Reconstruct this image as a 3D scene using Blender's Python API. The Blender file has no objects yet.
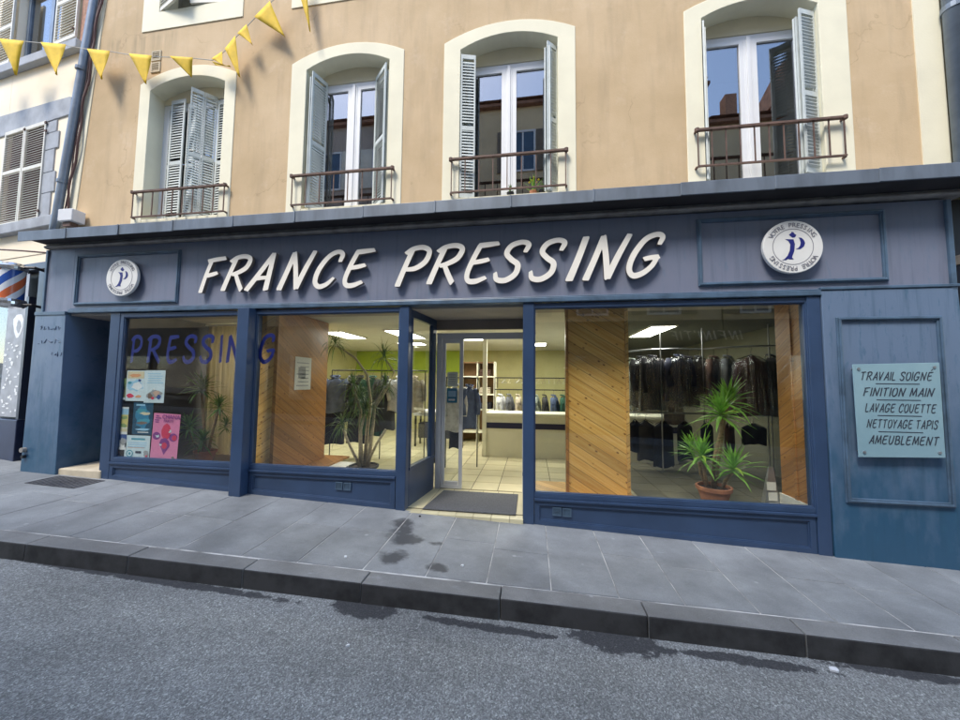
import bpy, bmesh, math, random
import numpy as np
from mathutils import Vector, Matrix
R = math.radians
sin, cos, pi = math.sin, math.cos, math.pi
scene = bpy.context.scene
col = scene.collection
random.seed(7)

# ------------------------------------------------------------------ camera
cam_d = bpy.data.cameras.new('camera'); cam = bpy.data.objects.new('camera', cam_d); col.objects.link(cam)
cam_d.sensor_width = 36.0; cam_d.lens = 13.132; cam_d.clip_start = 0.05; cam_d.clip_end = 900
_y, _p, _r = 0.1467536, 0.0628172, 0.00954157
_fw = Vector((-sin(_y)*cos(_p), cos(_y)*cos(_p), sin(_p)))
_rt = Vector((cos(_y), sin(_y), 0)); _up = _rt.cross(_fw)
_r2 = _rt*cos(_r) + _up*sin(_r); _u2 = -_rt*sin(_r) + _up*cos(_r)
cam.matrix_world = Matrix(((_r2.x, _u2.x, -_fw.x, 0), (_r2.y, _u2.y, -_fw.y, -4.3), (_r2.z, _u2.z, -_fw.z, 1.65), (0, 0, 0, 1)))
scene.camera = cam

# ------------------------------------------------------------------ sky, sun, exposure
SUN_EL, SUN_AZ = R(56), R(210)          # azimuth clockwise from +Y: over the houses opposite, a little to the left
w = bpy.data.worlds.new('World'); scene.world = w; w.use_nodes = True
nt = w.node_tree; bg = nt.nodes['Background']
sky = nt.nodes.new('ShaderNodeTexSky'); sky.sky_type = 'NISHITA'; sky.sun_disc = False
sky.sun_elevation = SUN_EL; sky.sun_rotation = SUN_AZ; sky.dust_density = .6; sky.air_density = 1.0; sky.ozone_density = 1.0
nt.links.new(sky.outputs[0], bg.inputs[0]); bg.inputs[1].default_value = 0.15
sd = bpy.data.lights.new('sun', 'SUN'); sun = bpy.data.objects.new('sun', sd); col.objects.link(sun)
sd.energy = 1.15; sd.angle = R(18); sd.color = (1.0, 0.93, 0.82)
_s = Vector((sin(SUN_AZ)*cos(SUN_EL), cos(SUN_AZ)*cos(SUN_EL), sin(SUN_EL)))
sun.rotation_euler = _s.to_track_quat('Z', 'Y').to_euler()
vs = scene.view_settings; vs.view_transform = 'Standard'; vs.look = 'None'; vs.gamma = 1.0; vs.use_curve_mapping = False
vs.exposure = 1.82
scene.cycles.max_bounces = 10; scene.cycles.transparent_max_bounces = 16; scene.cycles.diffuse_bounces = 4
scene.cycles.sample_clamp_indirect = 6.0

# ------------------------------------------------------------------ materials
MATS = {}
def nodes_of(name):
    m = bpy.data.materials.new(name); m.use_nodes = True
    n = m.node_tree; b = n.nodes['Principled BSDF']
    MATS[name] = m
    return m, n, b
def noise(n, vec, scale, detail=4, rough=.55):
    t = n.nodes.new('ShaderNodeTexNoise'); t.inputs['Scale'].default_value = scale; t.inputs['Detail'].default_value = detail
    t.inputs['Roughness'].default_value = rough
    if vec: n.links.new(vec, t.inputs['Vector'])
    return t.outputs[0]
def ramp(n, fac, stops):
    r = n.nodes.new('ShaderNodeValToRGB'); e = r.color_ramp.elements
    while len(e) < len(stops): e.new(.5)
    for k, (p, c) in enumerate(stops):
        e[k].position = p; e[k].color = (*c, 1) if not isinstance(c, (int, float)) else (c, c, c, 1)
    n.links.new(fac, r.inputs[0]); return r.outputs[0]
def mix(n, fac, a, b, mode='MIX'):
    x = n.nodes.new('ShaderNodeMix'); x.data_type = 'RGBA'; x.blend_type = mode
    if isinstance(fac, (int, float)): x.inputs[0].default_value = fac
    else: n.links.new(fac, x.inputs[0])
    for i, v in ((6, a), (7, b)):
        if isinstance(v, tuple): x.inputs[i].default_value = (*v, 1)
        else: n.links.new(v, x.inputs[i])
    return x.outputs[2]
def math_(n, op, a, b=None, c=None):
    x = n.nodes.new('ShaderNodeMath'); x.operation = op
    for i, v in enumerate((a, b, c)):
        if v is None: continue
        if isinstance(v, (int, float)): x.inputs[i].default_value = v
        else: n.links.new(v, x.inputs[i])
    return x.outputs[0]
def coords(n, scale=(1, 1, 1), rot=(0, 0, 0)):
    t = n.nodes.new('ShaderNodeTexCoord'); m = n.nodes.new('ShaderNodeMapping')
    m.inputs['Scale'].default_value = scale; m.inputs['Rotation'].default_value = rot
    n.links.new(t.outputs['Object'], m.inputs[0]); return m.outputs[0]
def sep(n, vec):
    s = n.nodes.new('ShaderNodeSeparateXYZ'); n.links.new(vec, s.inputs[0]); return s.outputs
def bump(n, b, h, strength, dist=.01):
    x = n.nodes.new('ShaderNodeBump'); x.inputs['Strength'].default_value = strength; x.inputs['Distance'].default_value = dist
    n.links.new(h, x.inputs['Height']); n.links.new(x.outputs[0], b.inputs['Normal'])
def pm(name, c, rough=.6, var=.18, scale=3., metal=0., bmp=0., bscale=40., stretch=(1, 1, 1), spec=.5, c2=None, island=False):
    m, n, b = nodes_of(name)
    v = coords(n, stretch)
    d = c2 if c2 else tuple(x*(1-var) for x in c)
    l = tuple(min(1, x*(1+var*.6)) for x in c)
    o = ramp(n, noise(n, v, scale, 6), [(.32, d), (.62, l)])
    if island:
        g = n.nodes.new('ShaderNodeNewGeometry')
        o = mix(n, 1.0, o, ramp(n, g.outputs['Random Per Island'], [(0, (.78, .78, .78)), (1, (1.1, 1.1, 1.1))]), 'MULTIPLY')
    n.links.new(o, b.inputs['Base Color'])
    b.inputs['Roughness'].default_value = rough; b.inputs['Metallic'].default_value = metal
    b.inputs['Specular IOR Level'].default_value = spec
    if bmp: bump(n, b, noise(n, v, bscale, 4), bmp)
    return m
pm('flat_black', (.012, .012, .014), .5)
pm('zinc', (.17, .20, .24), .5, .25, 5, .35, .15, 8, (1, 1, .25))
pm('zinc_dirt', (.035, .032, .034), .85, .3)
pm('moulding_grey', (.30, .28, .26), .6, .3, 6)
pm('navy', (.034, .064, .132), .32, .14, 2.5, 0, .06, 30)
pm('navy_dark', (.022, .032, .075), .4, .2, 3)
pm('trim_blue', (.075, .125, .19), .38, .3, 5, 0, .08, 20)
pm('letter_white', (.87, .83, .75), .35, .05, 4)
pm('letter_side', (.16, .14, .13), .5, .1)
pm('ink_navy', (.012, .016, .17), .45, .05)
pm('ink_dark', (.03, .04, .06), .5, .1)
pm('ink_grey', (.20, .20, .24), .5, .1)
pm('plaque_white', (.74, .74, .72), .35, .06)
pm('cream', (.84, .79, .60), .8, .06, 2, 0, .12, 60)
pm('cream_reveal', (.76, .69, .50), .85, .08, 2, 0, .12, 60)
pm('cream_dark', (.50, .43, .30), .85, .1, 3)
pm('pvc', (.80, .81, .82), .35, .03)
pm('shutter_grey', (.60, .64, .61), .5, .12, 4, 0, .05, 30)
pm('shutter_white', (.72, .69, .60), .6, .1, 4)
pm('iron_rust', (.13, .075, .055), .7, .35, 12)
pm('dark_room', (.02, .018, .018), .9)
pm('curtain_violet', (.035, .02, .035), .9)
pm('pipe_blue', (.20, .24, .29), .45, .2, 4, .3)
pm('cable_brown', (.10, .05, .045), .7)
pm('box_white', (.70, .70, .70), .5, .06)
pm('stone_grey', (.36, .38, .41), .8, .18, 4, 0, .25, 30)
pm('pink_stucco', (.90, .79, .61), .9, .08, 1.2, 0, .2, 50)
pm('brick_red', (.40, .22, .15), .9, .3, 20, 0, .3, 30)
pm('window_blue', (.07, .12, .19), .2, .2)
pm('barber_frame', (.035, .045, .07), .4, .2)
pm('banner_grey', (.34, .36, .40), .5, .2, 6)
pm('chrome', (.6, .6, .6), .2, .1, 5, .9)
pm('steel', (.42, .43, .45), .35, .1, 5, .8)
pm('alu', (.62, .63, .66), .4, .06, 5, .25)
pm('black_metal', (.02, .02, .022), .4, .1, 5, .4)
pm('header_brown', (.20, .17, .15), .6, .1)
pm('soffit', (.40, .37, .33), .8, .1)
pm('stone_cream', (.55, .48, .36), .8, .15, 5, 0, .2, 20)
pm('grate', (.10, .10, .11), .6, .2, 20, .5)
pm('mat_grey', (.085, .09, .10), .95, .25, 60, 0, .5, 200)
pm('tile_cream', (.60, .55, .36), .28, .07, 3, island=True)
pm('tile_grout', (.13, .115, .07), .9, .1)
pm('ceiling_white', (.66, .65, .58), .9, .05)
pm('wall_yellow', (.56, .53, .27), .9, .06)
pm('wall_lime', (.42, .55, .05), .8, .06)
pm('wall_dark', (.05, .045, .042), .8, .15)
pm('counter_cream', (.82, .81, .64), .45, .04)
pm('counter_band', (.02, .022, .07), .35, .05)
pm('shelf_brown', (.22, .12, .05), .6, .2)
pm('paper', (.78, .77, .72), .7, .05)
pm('grey_machine', (.40, .41, .42), .4, .1)
pm('white_cloth', (.75, .75, .76), .9, .06, 8)
pm('terracotta', (.46, .19, .10), .75, .15, 8, 0, .1, 40)
pm('soil', (.05, .035, .025), .95, .3, 30)
pm('bark', (.36, .25, .14), .85, .35, 18, 0, .5, 50, (1, 1, 3))
pm('bark_pale', (.66, .57, .40), .8, .25, 14, 0, .3, 40, (1, 1, 3))
pm('yucca_leaf', (.27, .56, .09), .4, .35, 9)
pm('drac_leaf', (.15, .30, .08), .42, .35, 9)
pm('dragon_leaf', (.13, .23, .07), .45, .4, 9)
for nm in ('yucca_leaf', 'drac_leaf', 'dragon_leaf'):
    n = MATS[nm].node_tree; b = n.nodes['Principled BSDF']; cl = b.inputs['Base Color'].links[0].from_socket
    dry = ramp(n, noise(n, coords(n), 5.5, 3), [(.60, 0.), (.72, 1.)])
    g = n.nodes.new('ShaderNodeNewGeometry'); cl = mix(n, 1., cl, ramp(n, g.outputs['Random Per Island'], [(0, (.70, .72, .7)), (.85, (1.15, 1.1, 1.)), (1, (1.5, 1.1, .9))]), 'MULTIPLY')
    cl = mix(n, math_(n, 'MULTIPLY', dry, .45), cl, (.34, .27, .09)); n.links.new(cl, b.inputs['Base Color'])
    tl = n.nodes.new('ShaderNodeBsdfTranslucent'); n.links.new(cl, tl.inputs[0]); mx = n.nodes.new('ShaderNodeMixShader'); mx.inputs[0].default_value = .3
    n.links.new(b.outputs[0], mx.inputs[1]); n.links.new(tl.outputs[0], mx.inputs[2]); n.links.new(mx.outputs[0], n.nodes['Material Output'].inputs[0])
pm('flower_yellow', (.75, .55, .05), .7, .2)
pm('roof_tile', (.30, .16, .11), .9, .3, 6, 0, .4, 30)
pm('opp_wall', (.66, .53, .34), .9, .12, 1.2)
pm('opp_wall_brown', (.40, .34, .30), .9, .15, 1.2)
pm('opp_shop', (.03, .03, .035), .5, .2)
pm('shutter_brown', (.20, .16, .12), .7, .2)
pm('earth', (.16, .15, .14), .95, .2, 1)
def flat(name, c, rough=.6):
    return pm(name, c, rough, .06, 12)
for nm, c in dict(p_white=(.80, .82, .84), p_sky=(.35, .60, .80), p_sea=(.03, .22, .38), p_deep=(.01, .07, .13), p_green=(.25, .36, .14), p_sand=(.70, .62, .42),
                  p_pink=(.78, .25, .45), p_red=(.68, .035, .10), p_purple=(.25, .04, .26), p_yellow=(.70, .60, .20), p_pale=(.66, .78, .84), p_cobalt=(.03, .08, .28),
                  p_brown=(.22, .15, .12), p_orange=(.75, .36, .18), p_grey=(.35, .36, .38), p_teal=(.06, .32, .42), p_skin=(.60, .42, .33)).items(): flat(nm, c, .45)
for nm, c in dict(g_black=(.012, .012, .02), g_navy=(.015, .02, .05), g_maroon=(.085, .028, .026), g_rose=(.30, .07, .10), g_grey=(.14, .15, .17), g_white=(.66, .67, .68),
                  g_sage=(.36, .42, .38), g_beige=(.48, .42, .32), g_brown=(.10, .055, .04), g_blue=(.10, .14, .26), g_green=(.03, .11, .07), g_char=(.045, .045, .05)).items():
    pm(nm, c, .85, .25, 10, 0, .1, 60)

def m_light(name, c, s):
    m, n, b = nodes_of(name)
    b.inputs['Base Color'].default_value = (.8, .8, .8, 1); b.inputs['Emission Color'].default_value = (*c, 1); b.inputs['Emission Strength'].default_value = s
m_light('lamp_panel', (1.0, .98, .88), 7.0)

def m_glass(name, refl, tint=(1, 1, 1), base=0.0, rough=0.0):
    m, n, b = nodes_of(name)
    n.nodes.remove(b); out = n.nodes['Material Output']
    tr = n.nodes.new('ShaderNodeBsdfTransparent'); tr.inputs[0].default_value = (*tint, 1)
    gl = n.nodes.new('ShaderNodeBsdfGlossy'); gl.inputs['Roughness'].default_value = rough
    lw = n.nodes.new('ShaderNodeLayerWeight'); lw.inputs[0].default_value = .5
    f0 = ((refl-1)/(refl+1))**2          # Schlick, the same from both faces of the pane
    f = math_(n, 'ADD', math_(n, 'MULTIPLY', math_(n, 'POWER', lw.outputs['Facing'], 5.), 1-f0), f0+base)
    f = math_(n, 'MINIMUM', f, 1.0)
    mx = n.nodes.new('ShaderNodeMixShader'); n.links.new(f, mx.inputs[0]); n.links.new(tr.outputs[0], mx.inputs[1]); n.links.new(gl.outputs[0], mx.inputs[2])
    n.links.new(mx.outputs[0], out.inputs[0])
    return m, n, mx, tr, gl
m_glass('shop_glass', 1.5, (.95, .965, .95), .03)
m_glass('upper_glass', 1.5, (.55, .56, .58), .2)
# thin garment film: see-through with wrinkled shine
m, n, mx, tr, gl = m_glass('plastic_film', 1.45, (.93, .94, .95), .13, .13)
bp = n.nodes.new('ShaderNodeBump'); bp.inputs['Strength'].default_value = 1.; bp.inputs['Distance'].default_value = .10
n.links.new(noise(n, coords(n, (17, 17, 1.5)), 1.0, 4), bp.inputs['Height']); n.links.new(bp.outputs[0], gl.inputs['Normal']); gl.inputs[0].default_value = (.9, .92, .95, 1)
m_glass('frosted_plaque', 1.45, (.75, .9, .93), .05, .2)
m, n, b = nodes_of('plaque_glass'); b.inputs['Base Color'].default_value = (.33, .55, .64, 1); b.inputs['Roughness'].default_value = .25
n.links.new(ramp(n, noise(n, coords(n), 2.5, 3), [(.3, (.22, .36, .42)), (.7, (.28, .43, .49))]), b.inputs['Base Color'])

# main stucco: warm tan render with soft patches and grime streaks under the upper sills
m, n, b = nodes_of('stucco')
v = coords(n)
c = ramp(n, noise(n, v, .9, 7, .6), [(.30, (.51, .37, .21)), (.5, (.59, .435, .258)), (.72, (.68, .515, .325))])
f = noise(n, coords(n, (3.5, 1, .5)), 2.0, 5)
c = mix(n, math_(n, 'MULTIPLY', ramp(n, f, [(.50, 0.), (.75, 1.)]), .35), c, (.36, .27, .17))
x, y, z = sep(n, v)
band = math_(n, 'MULTIPLY', ramp(n, math_(n, 'DIVIDE', math_(n, 'SUBTRACT', z, 6.55), .65), [(0, 0.), (.8, 1.), (1, 0.)]), ramp(n, noise(n, coords(n, (9, 1, .6)), 1.2, 4), [(.42, 0.), (.7, 1.)]))
band = math_(n, 'MULTIPLY', band, ramp(n, math_(n, 'DIVIDE', math_(n, 'ABSOLUTE', math_(n, 'ADD', x, 5.0)), 1.1), [(.6, 1.), (1., 0.)]))
c = mix(n, math_(n, 'MULTIPLY', band, .6), c, (.24, .20, .12))
wv = n.nodes.new('ShaderNodeVectorMath'); wv.operation = 'ADD'
nz = n.nodes.new('ShaderNodeTexNoise'); nz.inputs['Scale'].default_value = 2.2; nz.inputs['Detail'].default_value = 7; n.links.new(v, nz.inputs['Vector'])
n.links.new(v, wv.inputs[0]); n.links.new(nz.outputs['Color'], wv.inputs[1])
vc = n.nodes.new('ShaderNodeTexVoronoi'); vc.feature = 'DISTANCE_TO_EDGE'; vc.inputs['Scale'].default_value = .55; n.links.new(wv.outputs[0], vc.inputs['Vector'])
ck = math_(n, 'MULTIPLY', ramp(n, vc.outputs['Distance'], [(0., 1.), (.006, 0.)]), ramp(n, noise(n, v, 1.4, 3), [(.5, 0.), (.6, 1.)]))
c = mix(n, math_(n, 'MULTIPLY', ck, .4), c, (.30, .20, .11))
c = mix(n, math_(n, 'MULTIPLY', ramp(n, noise(n, v, 2.6, 9, .72), [(.57, 0.), (.70, 1.)]), .30), c, (.72, .58, .42))
c = mix(n, math_(n, 'MULTIPLY', ramp(n, noise(n, coords(n, (1, 1, 1), (0, 0, 1)), 14, 8, .8), [(.64, 0.), (.72, 1.)]), .22), c, (.42, .29, .17))
n.links.new(c, b.inputs['Base Color']); b.inputs['Roughness'].default_value = .92
bump(n, b, noise(n, v, 70, 5, .7), .35, .006)

# weathered blue paint of the two pilasters and the fascia
def paint(name, top, low, z0, z1, blue):
    m, n, b = nodes_of(name); v = coords(n)
    x, y, z = sep(n, v)
    g = math_(n, 'DIVIDE', math_(n, 'SUBTRACT', z, z0), z1-z0)
    g = math_(n, 'ADD', g, math_(n, 'MULTIPLY', math_(n, 'SUBTRACT', noise(n, coords(n, (2.2, 1, .9)), 2.2, 7, .65), .5), 1.3))
    c = ramp(n, g, [(.15, low), (.85, top)])
    st = ramp(n, noise(n, coords(n, (5, 1, 1.2)), 2.6, 8, .7), [(.56, 0.), (.66, 1.)])
    c = mix(n, math_(n, 'MULTIPLY', st, .6), c, blue)
    dr_ = ramp(n, noise(n, coords(n, (7, 1, .45)), 2.0, 6, .6), [(.52, 0.), (.68, 1.)])
    c = mix(n, math_(n, 'MULTIPLY', dr_, .32), c, tuple(k*.6 for k in blue))
    ch_ = ramp(n, noise(n, v, 22, 9, .8), [(.70, 0.), (.73, 1.)])
    c = mix(n, math_(n, 'MULTIPLY', ch_, .5), c, (.30, .36, .42))
    sp = ramp(n, noise(n, v, 9, 8, .75), [(.66, 0.), (.71, 1.)])
    c = mix(n, math_(n, 'MULTIPLY', sp, .35), c, tuple(k*.45 for k in blue))
    n.links.new(c, b.inputs['Base Color']); 
    n.links.new(ramp(n, noise(n, v, 6, 5), [(.3, .3), (.7, .5)]), b.inputs['Roughness'])
    bump(n, b, noise(n, v, 25, 5), .08)
paint('paint_pilaster', (.135, .195, .295), (.028, .092, .17), -.2, 2.1, (.035, .115, .19))
paint('paint_fascia', (.155, .185, .262), (.18, .20, .275), 2.7, 3.7, (.12, .18, .26))

# diagonal pine boards with knots
def pine(name, sgn, c0, c1, rot):
    m, n, b = nodes_of(name)
    t = n.nodes.new('ShaderNodeTexCoord'); x, y, z = sep(n, t.outputs['Object'])
    u = math_(n, 'ADD', math_(n, 'MULTIPLY', math_(n, 'ADD', x, y), sin(rot)*sgn), math_(n, 'MULTIPLY', z, cos(rot)))
    s = math_(n, 'SUBTRACT', math_(n, 'MULTIPLY', math_(n, 'ADD', x, y), cos(rot)), math_(n, 'MULTIPLY', z, sin(rot)*sgn))
    k = math_(n, 'DIVIDE', u, .125)
    fr = math_(n, 'FRACT', k); fl = math_(n, 'FLOOR', k)
    cb = n.nodes.new('ShaderNodeCombineXYZ'); n.links.new(math_(n, 'MULTIPLY', s, .7), cb.inputs[0]); n.links.new(math_(n, 'MULTIPLY', u, 14), cb.inputs[1]); n.links.new(math_(n, 'MULTIPLY', fl, 3.7), cb.inputs[2])
    g = noise(n, cb.outputs[0], 2.6, 5)
    c = ramp(n, g, [(.3, c0), (.65, c1)])
    wn = n.nodes.new('ShaderNodeTexWhiteNoise'); wn.noise_dimensions = '1D'; n.links.new(fl, wn.inputs['W'])
    c = mix(n, 1., c, ramp(n, wn.outputs[0], [(0, .78), (1, 1.1)]), 'MULTIPLY')
    cb2 = n.nodes.new('ShaderNodeCombineXYZ'); n.links.new(math_(n, 'MULTIPLY', s, 5.5), cb2.inputs[0]); n.links.new(math_(n, 'MULTIPLY', u, 9), cb2.inputs[1])
    vo = n.nodes.new('ShaderNodeTexVoronoi'); vo.inputs['Scale'].default_value = 1.45; n.links.new(cb2.outputs[0], vo.inputs['Vector'])
    c = mix(n, ramp(n, vo.outputs[0], [(.06, 1.), (.20, 0.)]), c, (.20, .075, .02))
    gr = ramp(n, fr, [(.0, 1.), (.035, 0.), (.965, 0.), (1., 1.)])
    c = mix(n, gr, c, (.10, .045, .012))
    n.links.new(c, b.inputs['Base Color']); b.inputs['Roughness'].default_value = .38
    bump(n, b, math_(n, 'SUBTRACT', 1., gr), .5, .004)
pine('pine_right', 1, (.72, .37, .08), (.88, .56, .18), R(32))
pine('pine_left', -1, (.64, .34, .085), (.80, .51, .18), R(32))
pine('pine_plain', 1, (.36, .15, .035), (.50, .24, .065), R(32))

# asphalt: coarse chippings, worn, with a few damp seeps below the kerb
m, n, b = nodes_of('asphalt'); v = coords(n)
vo = n.nodes.new('ShaderNodeTexVoronoi'); vo.inputs['Scale'].default_value = 120; n.links.new(v, vo.inputs['Vector'])
chips = ramp(n, vo.outputs['Color'], [(.05, .13), (.5, .225), (.8, .34), (.97, .54)])
big = ramp(n, noise(n, coords(n, (.5, 1.3, 1)), 1.1, 8, .65), [(.32, .72), (.5, .97), (.68, 1.16)])
c = mix(n, 1., chips, big, 'MULTIPLY')
fine = ramp(n, noise(n, v, 160, 3), [(.35, .72), (.65, 1.25)])
c = mix(n, 1., c, fine, 'MULTIPLY')
c = mix(n, 1., c, (.98, 1.02, .99), 'MULTIPLY')
x, y, z = sep(n, v)
seep = None
for (sx, sy, rx, ry) in ((-1.30, -1.56, .27, .12), (.62, -1.50, .36, .13), (2.5, -1.40, .5, .05), (-.35, -1.56, .5, .05), (1.5, -1.5, .6, .05), (-3.3, -1.6, 1.5, .05), (3.8, -1.36, .8, .05)):
    d = math_(n, 'ADD', math_(n, 'POWER', math_(n, 'ABSOLUTE', math_(n, 'DIVIDE', math_(n, 'SUBTRACT', x, sx), rx)), 2), math_(n, 'POWER', math_(n, 'ABSOLUTE', math_(n, 'DIVIDE', math_(n, 'SUBTRACT', y, sy), ry)), 2))
    seep = d if seep is None else math_(n, 'MINIMUM', seep, d)
seep = math_(n, 'ADD', seep, math_(n, 'MULTIPLY', math_(n, 'SUBTRACT', noise(n, v, 12, 8, .7), .5), 3.6))
c = mix(n, ramp(n, seep, [(.7, .85), (1.0, 0.)]), c, (.022, .022, .026))
n.links.new(c, b.inputs['Base Color']); b.inputs['Roughness'].default_value = .78
bump(n, b, vo.outputs['Distance'], .55, .006)

# pavement flags: grey basalt, per-flag tone, stains and gum spots
def flagstone(name, base, isl, stains):
    m, n, b = nodes_of(name); v = coords(n)
    c = ramp(n, noise(n, v, 2.2, 8, .62), [(.3, tuple(k*.8 for k in base)), (.68, tuple(k*1.15 for k in base))])
    sp = noise(n, v, 120, 3)
    c = mix(n, 1., c, ramp(n, sp, [(.3, .86), (.7, 1.12)]), 'MULTIPLY')
    g = n.nodes.new('ShaderNodeNewGeometry')
    c = mix(n, 1., c, ramp(n, g.outputs['Random Per Island'], [(0, 1-isl), (1, 1+isl)]), 'MULTIPLY')
    wear = ramp(n, noise(n, coords(n, (1.2, 3, 1)), 3.5, 8, .7), [(.60, 0.), (.72, 1.)])
    c = mix(n, math_(n, 'MULTIPLY', wear, .38), c, (.38, .41, .44))
    grime = ramp(n, noise(n, coords(n, (.7, 1, 1)), 1.1, 8, .68), [(.40, .78), (.62, 1.1)])
    c = mix(n, 1., c, grime, 'MULTIPLY')
    scuff = ramp(n, noise(n, coords(n, (1, 1, 1)), 16, 6, .8), [(.66, 0.), (.74, 1.)])
    c = mix(n, math_(n, 'MULTIPLY', scuff, .30), c, (.45, .46, .47))
    vo = n.nodes.new('ShaderNodeTexVoronoi'); vo.inputs['Scale'].default_value = 2.6; n.links.new(v, vo.inputs['Vector'])
    c = mix(n, ramp(n, vo.outputs['Distance'], [(.035, .5), (.06, 0.)]), c, (.42, .44, .45))
    x, y, z = sep(n, v); dd = None
    for (sx, sy, rx, ry) in stains:
        d = math_(n, 'ADD', math_(n, 'POWER', math_(n, 'ABSOLUTE', math_(n, 'DIVIDE', math_(n, 'SUBTRACT', x, sx), rx)), 2), math_(n, 'POWER', math_(n, 'ABSOLUTE', math_(n, 'DIVIDE', math_(n, 'SUBTRACT', y, sy), ry)), 2))
        dd = d if dd is None else math_(n, 'MINIMUM', dd, d)
    if dd is not None:
        dd = math_(n, 'ADD', dd, math_(n, 'MULTIPLY', math_(n, 'SUBTRACT', noise(n, v, 5, 8, .65), .5), 4.2))
        c = mix(n, ramp(n, dd, [(.2, .85), (1.3, 0.)]), c, (.035, .037, .042))
    n.links.new(c, b.inputs['Base Color']); b.inputs['Roughness'].default_value = .62
    bump(n, b, noise(n, v, 60, 5), .12, .006)
flagstone('paving', (.24, .255, .265), .09, ((-1.40, -.52, .13, .2), (-1.46, -.36, .17, .14), (-1.3, -.7, .24, .13), (-1.28, -1.05, .14, .14), (-.98, -.72, .1, .05), (-.82, -1.15, .12, .07)))
flagstone('kerbstone', (.21, .215, .215), .10, ())
pm('joint_sand', (.42, .42, .41), .95, .55, 5)
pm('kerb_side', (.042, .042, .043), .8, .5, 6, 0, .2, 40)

# barber stripes
m, n, b = nodes_of('barber_stripe'); t = n.nodes.new('ShaderNodeTexCoord'); x, y, z = sep(n, t.outputs['Object'])
a = math_(n, 'DIVIDE', math_(n, 'ARCTAN2', y, x), 2*pi)
q = math_(n, 'FRACT', math_(n, 'ADD', math_(n, 'SUBTRACT', math_(n, 'MULTIPLY', z, 1.9), math_(n, 'MULTIPLY', a, 2.0)), .40))
r_ = n.nodes.new('ShaderNodeValToRGB'); r_.color_ramp.interpolation = 'CONSTANT'; e = r_.color_ramp.elements
e[0].position = 0; e[0].color = (.75, .78, .82, 1); e[1].position = .22; e[1].color = (.70, .16, .06, 1)
for p_, c_ in ((.5, (.75, .78, .82, 1)), (.72, (.03, .10, .40, 1))): q_ = e.new(p_); q_.color = c_
n.links.new(q, r_.inputs[0]); n.links.new(r_.outputs[0], b.inputs['Base Color']); b.inputs['Roughness'].default_value = .15
pm('flag_yellow', (.72, .47, .02), .75, .15, 6)
pm('string_white', (.6, .58, .52), .9)

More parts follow.
